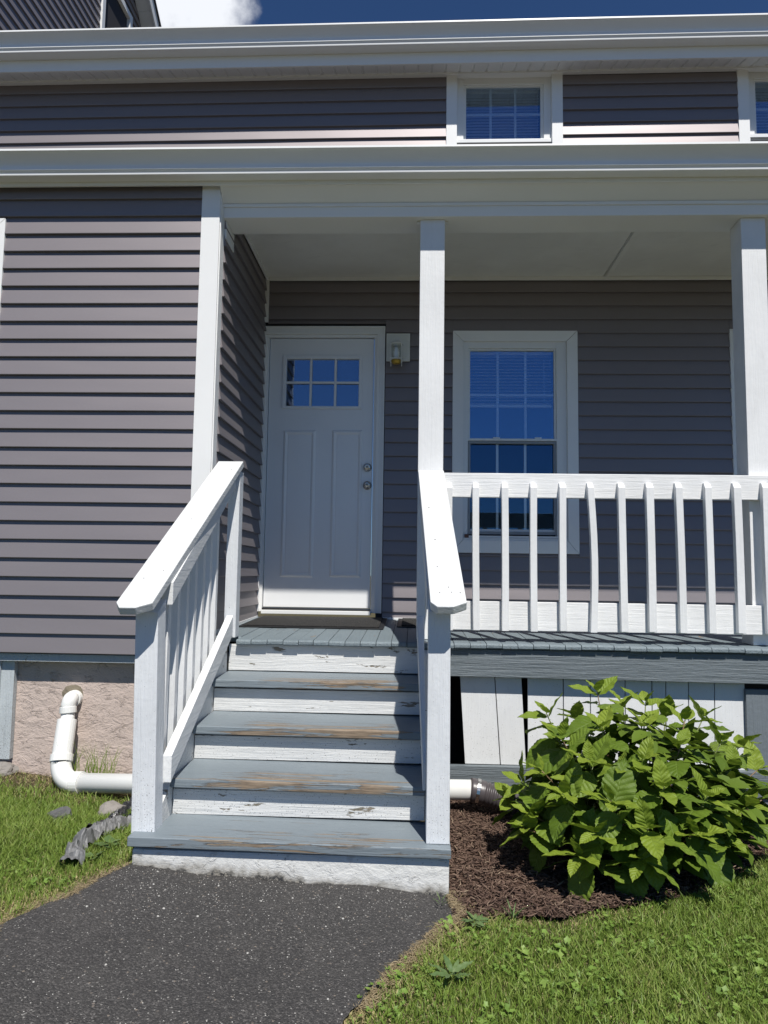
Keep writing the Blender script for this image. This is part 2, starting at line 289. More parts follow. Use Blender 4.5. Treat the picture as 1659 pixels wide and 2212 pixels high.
# ------------------------------------------------------------------ builders
class MB:
    def __init__(s): s.v = []; s.f = []
    def hexa(s, p):                                   # 8 points: bottom ring 4, top ring 4
        b = len(s.v); s.v += [tuple(map(float, q)) for q in p]
        s.f += [[b+i for i in f] for f in ((3, 2, 1, 0), (4, 5, 6, 7), (0, 1, 5, 4), (1, 2, 6, 5), (2, 3, 7, 6), (3, 0, 4, 7))]
        return s
    def box(s, x0, x1, y0, y1, z0, z1):
        return s.hexa([(x0, y0, z0), (x1, y0, z0), (x1, y1, z0), (x0, y1, z0), (x0, y0, z1), (x1, y0, z1), (x1, y1, z1), (x0, y1, z1)])
    def extr(s, prof, pts, closed=True):              # profile swept between frames: pts = list of functions prof->3d
        b = len(s.v); n = len(prof)
        for fn in pts: s.v += [tuple(map(float, fn(*q))) for q in prof]
        for k in range(len(pts)-1):
            for i in range(n if closed else n-1):
                j = (i+1) % n; s.f.append([b+k*n+i, b+k*n+j, b+(k+1)*n+j, b+(k+1)*n+i])
        if closed:
            s.f.append([b+i for i in range(n)][::-1]); s.f.append([b+(len(pts)-1)*n+i for i in range(n)])
        return s
    def tube(s, path, rad, seg=14, cap=True):
        path = [Vector(p) for p in path]; b0 = len(s.v); up = Vector((.13, .31, .94)).normalized()
        if not isinstance(rad, (list, tuple)): rad = [rad]*len(path)
        prev = None
        for i, p in enumerate(path):
            d = (path[min(i+1, len(path)-1)] - path[max(i-1, 0)]).normalized()
            a = d.cross(up) if prev is None else (prev - d*prev.dot(d))
            if a.length < 1e-5: a = d.cross(Vector((1, 0, 0)))
            a.normalize(); prev = a; bb = d.cross(a)
            for k in range(seg):
                t = 2*math.pi*k/seg; s.v.append(tuple(p + (a*math.cos(t)+bb*math.sin(t))*rad[i]))
        for i in range(len(path)-1):
            for k in range(seg):
                j = (k+1) % seg; s.f.append([b0+i*seg+k, b0+i*seg+j, b0+(i+1)*seg+j, b0+(i+1)*seg+k])
        if cap:
            s.f.append([b0+k for k in range(seg)][::-1]); s.f.append([b0+(len(path)-1)*seg+k for k in range(seg)])
        return s
    def build(s, name, mat, parent=None, bevel=0, smooth=False, segs=2, rough=0):
        me = bpy.data.meshes.new(name); me.from_pydata(s.v, [], s.f)
        bm = bmesh.new(); bm.from_mesh(me); bmesh.ops.recalc_face_normals(bm, faces=bm.faces)
        if bevel: bmesh.ops.bevel(bm, geom=list(bm.edges), offset=bevel, segments=segs, affect='EDGES', profile=.6, clamp_overlap=True)
        if rough:
            for q in bm.verts: q.co += noise.noise_vector(q.co*23)*rough
        bm.to_mesh(me); bm.free(); me.materials.append(MATS[mat] if isinstance(mat, str) else mat)
        if smooth: me.polygons.foreach_set('use_smooth', [True]*len(me.polygons))
        o = bpy.data.objects.new(name, me); C.objects.link(o)
        if parent is not None:
            o.parent = parent
            if parent.type == 'EMPTY': o.matrix_parent_inverse = Matrix.Translation(-Vector(parent.location))
        return o
def tag(o, label=None, cat=None, group=None, kind=None):
    for k, x in (('label', label), ('category', cat), ('group', group), ('kind', kind)):
        if x: o[k] = x
    return o
def empty(name, loc, label, cat, group=None):
    o = bpy.data.objects.new(name, None); C.objects.link(o); o.location = loc; o.empty_display_size = .1
    return tag(o, label, cat, group)
def box(name, mat, parent, x0, x1, y0, y1, z0, z1, bevel=.0015, **k): return MB().box(x0, x1, y0, y1, z0, z1).build(name, mat, parent, bevel, **k)
def hx(name, mat, parent, pts, bevel=.003, **k): return MB().hexa(pts).build(name, mat, parent, bevel, **k)

# ------------------------------------------------------------------ ground
def gz(x, y):
    a = .066 - .058*min(max(x, -1.15), .35); t = min(max((y-2.95)/.85, 0), 1); t = t*t*(3-2*t)
    b = .072 + .10*min(max(-1.55-x, 0), .8)*1.1 if x < -.5 else .066
    if x < -1.15: a = .132+.03*min(-1.15-x, 1.5)
    return a*(1-t)+b*t
def G(px, py):
    z = .1
    for _ in range(12): p = onZ(px, py, z); z = gz(p[0], p[1])
    return p
gx = np.unique(np.concatenate([np.linspace(-320, -12, 12), np.linspace(-12, -4, 9), np.linspace(-4, 4, 90), np.linspace(4, 12, 9), np.linspace(12, 320, 12)]))
gy = np.unique(np.concatenate([np.linspace(-320, -8, 12), np.linspace(-8, 1, 10), np.linspace(1, 6, 60), np.linspace(6, 12, 5), np.linspace(12, 320, 10)]))
def sheet(name, xs_rows, mat, lift, kind='structure', rough=.0, bedge=0):
    m = MB(); nr = len(xs_rows); nc = len(xs_rows[0])
    for r in xs_rows:
        for (x, y) in r:
            m.v.append((x, y, gz(x, y)+lift + rough*(noise.noise(Vector((x*3.1, y*3.1, 2))) )))
    for i in range(nr-1):
        for j in range(nc-1): m.f.append([i*nc+j, i*nc+j+1, (i+1)*nc+j+1, (i+1)*nc+j])
    o = m.build(name, mat, smooth=True); tag(o, kind=kind); return o
sheet('ground', [[(x, y) for x in gx] for y in gy], 'lawn_soil', -.008, rough=.012)
# asphalt path: edges read off the photograph on the ground itself
PL = [G(282, 1872), G(235, 1893), G(140, 1945), G(0, 2012)]; PL = [(p[0], p[1]) for p in PL]
dx, dy = PL[-1][0]-PL[-2][0], PL[-1][1]-PL[-2][1]; PL += [(PL[-1][0]+dx*2.2, PL[-1][1]+dy*2.6), (PL[-1][0]+dx*7, PL[-1][1]+dy*16)]
PR = [G(978, 1948), G(985, 1985), G(905, 2045), G(835, 2115), G(745, 2215)]; PR = [(p[0], p[1]) for p in PR]
dx, dy = PR[-1][0]-PR[-2][0], PR[-1][1]-PR[-2][1]; PR += [(PR[-1][0]+dx*9, PR[-1][1]+dy*14)]
def edge_x(E, y):
    ys = [p[1] for p in E][::-1]; xs = [p[0] for p in E][::-1]; return float(np.interp(y, ys, xs))
def frx(y, s): return .020*noise.noise(Vector((y*9, s, 0))) + .012*noise.noise(Vector((y*31, s, 4)))
rows = []
for y in np.concatenate([np.linspace(2.90, 1.2, 150), np.linspace(1.15, -2.5, 20)]):
    a = edge_x(PL, y)+frx(y, 1); b = edge_x(PR, y)+frx(y, 7)
    rows.append([(a+(b-a)*t, y) for t in np.linspace(0, 1, 40)])
sheet('asphalt_path', rows, 'asphalt', .010, rough=.016)
MBD = [G(985, 1992), G(1060, 1982), G(1200, 1992), G(1320, 1968), G(1500, 1935), G(1600, 1885), G(1665, 1840)]
mbx = [p[0] for p in MBD] + [3.2]; mby = [p[1] for p in MBD] + [MBD[-1][1]+.12]
def mulch_y(x): return float(np.interp(x, mbx, mby)) + .03*noise.noise(Vector((x*8, 3, 1)))
rows = []
for x in np.linspace(.165, 3.2, 60):
    y0 = mulch_y(x); rows.append([(x, y0+(4.08-y0)*t) for t in np.linspace(0, 1, 26)])
sheet('mulch_bed', rows, 'mulch_soil', .006, rough=.022)

# ------------------------------------------------------------------ the house
YW, YL = 5.30, 4.00             # porch/upper wall face, left wing face
XR = -1.16                      # return wall between them
house = empty('house', (-.8, 5.0, .1), 'two storey house clad in dark grey vinyl siding with white trim', 'house')
def laps(z0, z1, step): 
    r = []; z = z0
    while z < z1-.01: r.append((z, min(z+step, z1))); z += step
    return r
def segs(a, b, holes, z0, z1):
    out = [(a, b)]
    for (hx0, hx1, hz0, hz1) in holes:
        if z1 <= hz0+.004 or z0 >= hz1-.004: continue
        nx = []
        for (p, q) in out:
            if hx1 <= p or hx0 >= q: nx.append((p, q)); continue
            if hx0 > p: nx.append((p, hx0))
            if hx1 < q: nx.append((hx1, q))
        out = nx
    return [s for s in out if s[1]-s[0] > .02]
def notches(a, b, holes, z0, z1):
    r_ = []
    for (hx0, hx1, hz0, hz1) in holes:
        p, q = max(a, hx0+.001), min(b, hx1-.001)
        if q-p < .02: continue
        if z0 < hz1-.004 < z1-.012: r_.append((p, q, hz1-.002, z1, 0))
        if z0+.012 < hz0+.004 < z1: r_.append((p, q, z0, hz0+.002, 1))
    return r_
def lap_board(parent, a, b, z0, z1, fn, proud=.0195, nseg=8, name='siding_board'):
    """one course: bottom edge proud with a butt underside; fn(u, out, z) -> world point"""
    m = MB(); ph = random.random()*50
    prof = [(-.004, z0), (proud-.001, z0), (proud, z0+.003), (proud-.0005, z0+.006), (.0015, z1), (-.004, z1)]
    ts = np.linspace(a, b, nseg+1)
    def fr(u):
        wv = noise.noise(Vector((u*1.1, ph, 0)))*.0016; dz = noise.noise(Vector((u*.9, ph, 9)))*.0014
        return lambda o, z: fn(u, o+(wv if o > .001 else 0), z+(dz if z < z1-.001 else 0))
    m.extr(prof, [fr(float(u)) for u in ts]); o = m.build(name, 'siding', parent)
    return o
fY = lambda Y: (lambda u, o, z: (u, Y-o, z))
# left wing
EL_ = (2.860-.826)/19
zl = .826; winL = onY(13, 472, 3.985)
for (a, b) in laps(.826, 3.60, EL_):
    for (p, q) in segs(-4.6, -1.267, [(-9, winL[0]-.004, 1.15, winL[2]+.004)], a, b): lap_board(house, p, q, a, b, fY(YL))
box('wall', 'room', house, -4.6, -1.20, YL+.006, YL+.09, .82, 3.62, 0)
box('corner_trim', 'trim_white', house, -1.267, -1.158, YL-.018, YL-.004, .80, 3.60, .002)
box('corner_trim', 'trim_white', house, -1.174, -1.1525, YL-.0035, YL+.075, .925, 3.60, .002)
# return wall (faces +X)
rx = lambda u, o, z: (XR+o, u, z)
ERW = .1045
for (a, b) in laps(.955, 3.60, ERW): lap_board(house, YL+.077, YW-.015, a, b, rx, nseg=4)
box('wall', 'room', house, XR-.09, XR-.006, YL+.1, YW+.1, .6, 3.62, 0)
hx('base_trim', 'trim_white', house, [(XR+.002, 4.06, .925), (XR+.020, 4.06, .925), (XR+.020, YW-.03, .945), (XR+.002, YW-.03, .945),
                                      (XR+.002, 4.06, .957), (XR+.020, 4.06, .957), (XR+.020, YW-.03, .977), (XR+.002, YW-.03, .977)], .001)
# porch wall with door and windows
wa = onY(978.6, 714.2, YW-.02); wb = onY(1252, 1197, YW-.02); PW = (wa[0], wb[0]+.0, wb[2], wa[2])
w2 = onY(1585, 708, YW-.02)[0]-PW[0]; PW2 = (PW[0]+w2-.03, PW[1]+w2-.03, PW[2]+.01, PW[3]+.015)
DR = (onY(567, 700, YW-.02)[0], onY(834, 700, YW-.02)[0], .90, onY(700, 697.5, YW-.02)[2])
EPW = (3.031-2.183)/8
base = 3.031 - EPW*20
for (a, b) in laps(base, 3.55, EPW):
    for (p, q) in segs(-1.128, 3.4, [DR, PW, PW2], a, b): lap_board(house, p, q, a, b, fY(YW))
    for (p, q, za, zb_, _) in notches(-1.128, 3.4, [DR, PW, PW2], a, b): lap_board(house, p, q, za, zb_, fY(YW), proud=.017)
# upper wall
def uz(x): return .0050*(x+1.85)
UE = (5.113-4.801)/3
ua = onY(965, 140.5, YW-.02); ub = onY(1215, 135, YW-.02); UWn = (ua[0], ub[0], 4.45, ua[2]+.003)
uo = onY(1592, 128, YW-.02)[0]-UWn[0]; UW2 = (UWn[0]+uo, UWn[1]+uo, UWn[2], UWn[3]+.02)
for (a, b) in laps(4.801-3*UE, 5.20, UE):
    for (p, q) in segs(-4.6, 4.2, [UWn, UW2], a, b): lap_board(house, p, q, a, b, lambda u, o, z: (u, YW-o, z+uz(u)), nseg=10)
    for (p, q, za, zb_, _) in notches(-4.6, 4.2, [UWn, UW2], a, b): lap_board(house, p, q, za, zb_, lambda u, o, z: (u, YW-o, z+uz(u)), proud=.017)
def holed_wall(name, x0, x1, z0, z1, y0, y1, holes):
    xs = sorted({x0, x1, *[h[i]+(.05 if i == 0 else -.05) for h in holes for i in (0, 1)]}); zs = sorted({z0, z1, *[h[i]+(.05 if i == 2 else -.05) for h in holes for i in (2, 3)]})
    xs = [x for x in xs if x0 <= x <= x1]; zs = [z for z in zs if z0 <= z <= z1]
    m = MB()
    for i in range(len(xs)-1):
        for j in range(len(zs)-1):
            cx_, cz_ = (xs[i]+xs[i+1])/2, (zs[j]+zs[j+1])/2
            if any(h[0] < cx_ < h[1] and h[2] < cz_ < h[3] for h in holes): continue
            m.box(xs[i], xs[i+1], y0, y1, zs[j], zs[j+1])
    return m.build(name, 'room', house)
holed_wall('wall', -1.2, 3.4, .6, 3.64, YW+.006, YW+.12, [DR, PW, PW2])
holed_wall('wall', -4.6, 4.2, 4.3, 5.32, YW+.006, YW+.12, [UWn, UW2])
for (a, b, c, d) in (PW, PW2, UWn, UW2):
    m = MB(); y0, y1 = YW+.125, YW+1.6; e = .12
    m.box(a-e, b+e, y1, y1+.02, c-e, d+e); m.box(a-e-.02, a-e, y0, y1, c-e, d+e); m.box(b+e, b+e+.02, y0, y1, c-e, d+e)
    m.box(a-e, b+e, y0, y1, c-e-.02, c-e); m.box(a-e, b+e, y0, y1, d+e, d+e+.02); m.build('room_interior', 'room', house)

def casing(parent, X0, X1, Z0, Z1, wdt, wtop, wbot, Y, sides='tlrb', proud=.02, deep=.05):
    """mitred flat casing; its inner lip returns to the window"""
    def piece(p): MB().hexa([(x, Y, z) for x, z in p] + [(x, Y+deep, z) for x, z in p]).build('casing', 'trim_white', parent, .0015)
    a = .0015
    I = (X0+wdt, X1-wdt, Z0+wbot, Z1-wtop)
    if 't' in sides: piece([(X0+a, Z1), (I[0]+a, I[3]), (I[1]-a, I[3]), (X1-a, Z1)])
    if 'b' in sides: piece([(X0+a, Z0), (X1-a, Z0), (I[1]-a, I[2]), (I[0]+a, I[2])])
    zb = Z0 if 'b' in sides else Z0; ib = I[2] if 'b' in sides else Z0
    if 'l' in sides: piece([(X0, zb+a), (I[0], ib+a), (I[0], I[3]-a), (X0, Z1-a)])
    if 'r' in sides: piece([(X1, zb+a), (X1, Z1-a), (I[1], I[3]-a), (I[1], ib+a)])
    return I
def ring(m, x0, x1, z0, z1, wl, wr, wb_, wt, y0, y1):
    m.box(x0, x0+wl, y0, y1, z0, z1); m.box(x1-wr, x1, y0, y1, z0, z1)
    m.box(x0+wl, x1-wr, y0, y1, z0, z0+wb_); m.box(x0+wl, x1-wr, y0, y1, z1-wt, z1); return m
def lights(par, x0, x1, z0, z1, y, nx_, nz_, t=.017, gl='glass'):
    xs = np.linspace(x0, x1, nx_+1); zs = np.linspace(z0, z1, nz_+1)
    for i in range(1, nx_): box('muntin', 'vinyl_white', par, xs[i]-t/2, xs[i]+t/2, y+.004, y+.014, z0, z1, .001)
    for j in range(1, nz_):
        for i in range(nx_): box('muntin', 'vinyl_white', par, xs[i]+(t/2 if i else 0), xs[i+1]-(t/2 if i < nx_-1 else 0), y+.005, y+.013, zs[j]-t/2, zs[j]+t/2, .001)
    for i in range(nx_):
        for j in range(nz_): box('pane', gl, par, xs[i], xs[i+1], y-.003, y, zs[j], zs[j+1], 0)
def blinds(par, x0, x1, z0, z1, y, step=.0245):
    z = z1; k = 0
    while z > z0:
        h = .034 if k == 0 else .0015
        m = MB()
        if k == 0: m.box(x0, x1, y-.01, y+.03, z-.03, z)
        else:
            p = [(-.013, .0015), (0, .0025), (.013, -.0005), (.013, -.0018), (0, .001), (-.013, .0)]
            m.extr([(q[0], q[1]) for q in p], [lambda a, b, X=X: (X, y+.01+a, z+b) for X in (x0, x1)])
        m.build('blind_slat', 'blind', par); z -= step if k else .045; k += 1
    box('blind_rail', 'blind', par, x0, x1, y-.004, y+.024, z-.004, z+.016, .002)
def porch_window(dx, dz, detail=True):
    Yc = YW-.02; X0, X1, Z0, Z1 = PW[0]+dx, PW[1]+dx, PW[2]+dz, PW[3]+dz
    g = onY(1015.5, 758.8, YW+.035); g2 = onY(1196.2, 948.5, YW+.035); s = onY(1011.7, 953.5, YW+.01); s2 = onY(1203.9, 1156, YW+.01)
    gx0, gx1, gzt, gzb = g[0]+dx, g2[0]+dx, g[2]+dz, g2[2]+dz
    I = (X0+.08, X1-.08, Z0+.093, Z1-.08)
    fr = ring(MB(), I[0], I[1], I[2], I[3], gx0-.0165-I[0], I[1]-gx1-.0165, .03, max(.02, I[3]-gzt-.0145), YW+.005, YW+.08).build('window', 'vinyl_white', house, .002)
    casing(fr, X0, X1, Z0, Z1, .08, .08, .093, Yc)
    ring(MB(), gx0-.016, gx1+.016, gzb-.004, gzt+.014, .0155, .0155, .003, .013, YW+.02, YW+.05).build('sash', 'vinyl_white', fr, .001)
    box('meeting_rail', 'vinyl_white', fr, gx0-.02, gx1+.02, YW+.006, YW+.045, gzb-.02, gzb-.004, .002)
    zb2 = s2[2]+dz
    ring(MB(), s[0]+dx, s2[0]+dx, zb2, gzb-.022, .016, .016, .022, .018, YW+.016, YW+.028).build('screen_frame', 'screen_frame', fr, .001)
    ring(MB(), gx0-.014, gx1+.014, zb2+.01, gzb-.022, .014, .014, .03, .015, YW+.032, YW+.055).build('sash', 'vinyl_white', fr, .001)
    lights(fr, gx0, gx1, gzb, gzt, YW+.035, 3, 2, .018); lights(fr, gx0, gx1, zb2+.04, gzb-.037, YW+.056, 3, 2, .018, 'glass_screen')
    box('sill', 'vinyl_white', fr, I[0], I[1], YW-.012, YW+.02, I[2], I[2]+.018, .002); box('sill', 'vinyl_white', fr, I[0]+.03, I[1]-.03, YW-.004, YW+.02, I[2]+.020, I[2]+.036, .002)
    if detail:
        blinds(fr, gx0+.002, gx1-.002, gzb+.27, gzt+.02, YW+.095)
        for x in (gx0+.2, gx1-.12): box('sash_lock', 'vinyl_white', fr, x-.025, x+.025, YW+.012, YW+.034, gzb-.0035, gzb+.008, .002)
        box('wood_block', 'brown_block', fr, I[0]+.016, I[0]+.046, YW-.010, YW+.012, I[2]+.0185, I[2]+.045, .002)
        MB().tube([(gx1-.06, YW+.09, gzb+.30), (gx1-.06, YW+.09, gzt-.05)], .0022, 6).build('blind_wand', 'vinyl_white', fr)
    return fr
porch_window(0, 0); porch_window(w2-.03, .015, False)
def upper_window(dx, dz):
    Yc = YW-.02; X0, X1, Z1 = UWn[0]+dx, UWn[1]+dx, UWn[3]+dz
    gl = onY(1007, 195, YW+.05); gr = onY(1167, 302, YW+.05); gt = onY(1090, 191, YW+.05)[2]
    gx0, gx1, gzt, gzb = gl[0]+dx, gr[0]+dx, gt+dz, gr[2]+dz
    I = (X0+.083, X1-.083, gzb-.06, Z1-.088)
    fr = ring(MB(), I[0], I[1], I[2], I[3], gx0-.0225-I[0], I[1]-gx1-.0225, .03, max(.02, I[3]-gzt-.0145), YW+.02, YW+.09).build('window', 'vinyl_white', house, .002)
    casing(fr, X0, X1, UWn[2]+.15, Z1, .083, .088, .08, Yc, 'tlr', deep=.075)
    ring(MB(), gx0-.022, gx1+.022, gzb-.02, gzt+.014, .021, .021, .018, .013, YW+.034, YW+.06).build('sash', 'vinyl_white', fr, .001)
    lights(fr, gx0, gx1, gzb, gzt, YW+.05, 3, 2, .018)
    box('sill', 'vinyl_white', fr, I[0], I[1], YW-.002, YW+.03, gzb-.05, gzb-.022, .002)
    blinds(fr, gx0+.002, gx1-.002, gzb-.02, gzt+.02, YW+.105)
    return fr
upper_window(0, 0); upper_window(uo, .02)
# window at the far left of the wing: only its casing reaches the picture
Xr = winL[0]; fr = ring(MB(), Xr-.93, Xr-.08, 1.23, winL[2]-.08, .045, .045, .04, .045, YL+.005, YL+.06).build('window', 'vinyl_white', house, .002)
casing(fr, Xr-1.01, Xr, 1.15, winL[2], .08, .08, .08, YL-.02)
ring(MB(), Xr-.885, Xr-.125, 1.27, winL[2]-.125, .02, .02, .02, .02, YL+.02, YL+.05).build('sash', 'vinyl_white', fr)
lights(fr, Xr-.865, Xr-.145, 1.29, winL[2]-.145, YL+.04, 3, 4)

# door
dl = onY(585, 732, YW+.02); drr = onY(808, 731, YW+.02); db = onY(690, 1312, YW+.02)
X0, X1, ZT, ZB = dl[0], drr[0], dl[2], db[2]
door = MB()
lt = onY(612, 768, YW+.015); lb = onY(782, 884, YW+.015)                      # raised frame of the lite
g1 = onY(620, 776, YW+.02); g2 = onY(777, 878.5, YW+.02)
zs = [ZB, g2[2], g1[2], ZT]; xs = [X0, g1[0], g2[0], X1]
for i in range(3):
    for j in range(3):
        if i == 1 and j == 1: continue
        door.box(xs[i], xs[i+1], YW+.02, YW+.06, zs[j], zs[j+1])
dr = MB(); 
dob = door.build('door', 'door_paint', house)
ring(MB(), lt[0], lb[0], lb[2], lt[2], .028, .028, .022, .028, YW+.008, YW+.0195).build('lite_frame', 'door_paint', dob, .004, segs=3)
gxs = np.linspace(g1[0], g2[0], 4); gzs = np.linspace(g2[2], g1[2], 3)
for i in (1, 2): box('muntin', 'door_paint', dob, gxs[i]-.009, gxs[i]+.009, YW+.010, YW+.024, g2[2], g1[2], .003)
for i in range(3): box('muntin', 'door_paint', dob, gxs[i]+(.009 if i else 0), gxs[i+1]-(.009 if i < 2 else 0), YW+.0105, YW+.024, gzs[1]-.009, gzs[1]+.009, .003)
for i in range(3):
    for j in range(2): box('pane', 'glass_door', dob, gxs[i], gxs[i+1], YW+.026, YW+.029, gzs[j], gzs[j+1], 0)
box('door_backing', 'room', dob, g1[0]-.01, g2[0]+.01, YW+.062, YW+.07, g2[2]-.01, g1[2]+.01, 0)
def raised_panel(a, b):                                   # embossed panel: sloped border, flat field
    p0 = onY(a[0], a[1], YW+.02); p1 = onY(b[0], b[1], YW+.02); x0, x1, z1, z0 = p0[0], p1[0], p0[2], p1[2]
    m = MB(); lev = [(0, .0205), (.012, .010), (.020, .0085), (.036, .0165), (.042, .015)]
    for (i, y) in lev:
        m.v += [(x0+i, YW+y, z0+i), (x1-i, YW+y, z0+i), (x1-i, YW+y, z1-i), (x0+i, YW+y, z1-i)]
    for k in range(len(lev)-1):
        for q in range(4): r = (q+1) % 4; m.f.append([k*4+q, k*4+r, (k+1)*4+r, (k+1)*4+q])
    k = len(lev)-1; m.f.append([k*4, k*4+1, k*4+2, k*4+3]); m.build('door_panel', 'door_paint', dob)
raised_panel((612.5, 929), (676, 1248)); raised_panel((717.5, 929), (779, 1248))
for (px, py, nm) in ((793, 1009, 'deadbolt'), (793, 1048, 'door_knob')):
    c = onY(px, py, YW-.0); m = MB()
    prof = [(.0, .032), (.004, .034), (.010, .031), (.012, .016), (.022, .014), (.030, .022), (.040, .0255), (.052, .024), (.058, .016), (.058, .0105)] if nm == 'door_knob' else [(.0, .031), (.004, .034), (.016, .030), (.026, .024), (.028, .018), (.028, .011)]
    m.tube([(c[0], YW+.0195-d, c[2]) for d, r in prof], [r for d, r in prof], 22); kb = m.build(nm, 'steel', dob, smooth=True)
    d = prof[-1][0]; MB().tube([(c[0], YW+.0195-d+.002, c[2]), (c[0], YW+.0195-d-.002, c[2])], .0085, 16).build('keyhole', 'dark_steel', kb)
# door frame: brick mould in steps, threshold
fr = MB(); jx0, jx1, jz = X0-.006, X1+.006, ZT+.006; bz = ZB-.035
for (w0, w1_, y0) in ((0, .022, YW+.004), (.022, .040, YW-.014), (.040, .070, YW-.006), (.070, .0815, YW-.022)):
    fr.box(jx0-w1_, jx0-w0, y0, YW+.05, bz, jz+w0); fr.box(jx1+w0, jx1+w1_, y0, YW+.05, bz, jz+w0); fr.box(jx0-w1_, jx1+w1_, y0, YW+.05, jz+w0, jz+w1_)
dfr = fr.build('door_frame', 'trim_white', house, .0015)
box('threshold', 'dark_steel', dfr, jx0, jx1, YW-.002, YW+.06, ZB-.022, ZB-.006, .002)
box('threshold', 'vinyl_white', dfr, jx0, jx1, YW-.03, YW+.055, ZB-.050, ZB-.023, .003)
box('corner_post_trim', 'trim_white', house, XR+.004, XR+.034, YW-.034, YW-.016, DR[3]+.004, 3.565, .0015)
box('base_trim', 'trim_white', house, DR[1]+.004, 3.3, YW-.030, YW-.016, .948, .978, .001)
# foundation and boards under the left wing
box('foundation', 'stucco_pink', house, -4.6, -1.0, YL+.085, YL+.30, -.3, .815, 0)
box('sill_board', 'skirt_old', house, -4.6, -1.06, YL+.010, YL+.083, .775, .818, .002)
c0 = onY(0, 1425, YL+.05); c1 = onY(29, 1500, YL+.05); c2 = onY(16, 1640, YL+.05)
box('corner_board', 'skirt_old', house, c1[0]-.16, c1[0], YL+.045, YL+.084, c2[2], .772, .003)
box('corner_board', 'skirt_old', house, c1[0]-.40, c1[0]-.075, YL+.030, YL+.044, c2[2]+.04, .772, .003)
m = MB(); 
for i in range(26):
    pass
# lower gutter, roof, soffit
def gutter(parent, Yg, zt, x0, x1, tilt, deep=.137, vs_=1.0):
    P_ = [(.016, 0), (0, 0), (-.001, -.012), (.004, -.015), (.013, -.022), (.025, -.034), (.038, -.050), (.048, -.068), (.051, -.082), (.0505, -.098), (.056, -.104), (.061, -.112), (.0605, -.121), (.062, -.125), (deep, -.125), (deep, -.121), (.066, -.121), (.065, -.110), (.055, -.098), (.054, -.068), (.044, -.050), (.031, -.034), (.017, -.02), (.016, -.004)]
    P_ = [(a_, b_*vs_) for a_, b_ in P_]
    m = MB(); xs_ = np.linspace(x0, x1, 24)
    m.extr(P_, [lambda a, b, X=float(X): (X, Yg+a+.0018*noise.noise(Vector((X*.8, 1, 5))), zt+b+tilt*(X)+.003*noise.noise(Vector((X*.5, Yg, 3)))) for X in xs_])
    o = m.build('gutter', 'gutter', parent, smooth=True)
    for e in (0,): 
        me = o.data; me.polygons.foreach_set('use_smooth', [True]*len(me.polygons))
        me.set_sharp_from_angle(angle=R(24)) if hasattr(me, 'set_sharp_from_angle') else None
    return o
gutter(house, 3.80, 3.706, -4.6, 3.4, 0)
gutter(house, 4.94, 5.393, -4.9, 4.6, .0063, .148, 1.05)
box('fascia', 'trim_white', house, -4.6, 3.4, 3.938, 3.952, 3.558, 3.68, .001)
hx('soffit', 'trim_white', house, [(-1.155, 3.953, 3.560), (3.4, 3.953, 3.560), (3.4, 4.044, 3.494), (-1.155, 4.044, 3.494), (-1.155, 3.953, 3.574), (3.4, 3.953, 3.574), (3.4, 4.044, 3.510), (-1.155, 4.044, 3.510)], .001)
box('soffit', 'trim_white', house, -4.6, -1.16, 3.953, YL-.02, 3.590, 3.602, .001)
hx('porch_roof', 'shingle', house, [(-4.9, 3.86, 3.66), (3.6, 3.86, 3.66), (3.6, YW, 4.42), (-4.9, YW, 4.42), (-4.9, 3.86, 3.68), (3.6, 3.86, 3.68), (3.6, YW, 4.44), (-4.9, YW, 4.44)], 0)
# upper fascia, soffit panels, roof
def tx(x): return .0063*x+.012
z_in = 5.222
hx('fascia', 'trim_white', house, [(x, y, z+tx(x)) for z in (5.158, 5.32) for x, y in ((-4.9, 5.090), (4.6, 5.090), (4.6, 5.105), (-4.9, 5.105))], .001)
xk = -4.7
while xk < 4.3:
    prof = [(0, .010), (.006, 0), (.092, 0), (.098, .010), (.107, .010), (.107, .014), (0, .014)]
    MB().extr(prof, [lambda a, b, t=t: (xk+a, 5.107+.168*t, 5.162+.053*t+tx(xk)+b) for t in (0, 1)]).build('soffit_panel', 'trim_white', house)
    xk += .107
hx('frieze_trim', 'trim_white', house, [(x, y, z+tx(x)) for z in (5.196, 5.222) for x, y in ((-4.7, 5.262), (4.4, 5.262), (4.4, 5.296), (-4.7, 5.296))], .001)
hx('upper_roof', 'shingle', house, [(-4.9, 5.03, 5.33), (4.6, 5.03, 5.37), (4.6, 8.4, 6.5), (-4.9, 8.4, 6.45), (-4.9, 5.03, 5.35), (4.6, 5.03, 5.39), (4.6, 8.4, 6.52), (-4.9, 8.4, 6.47)], 0)

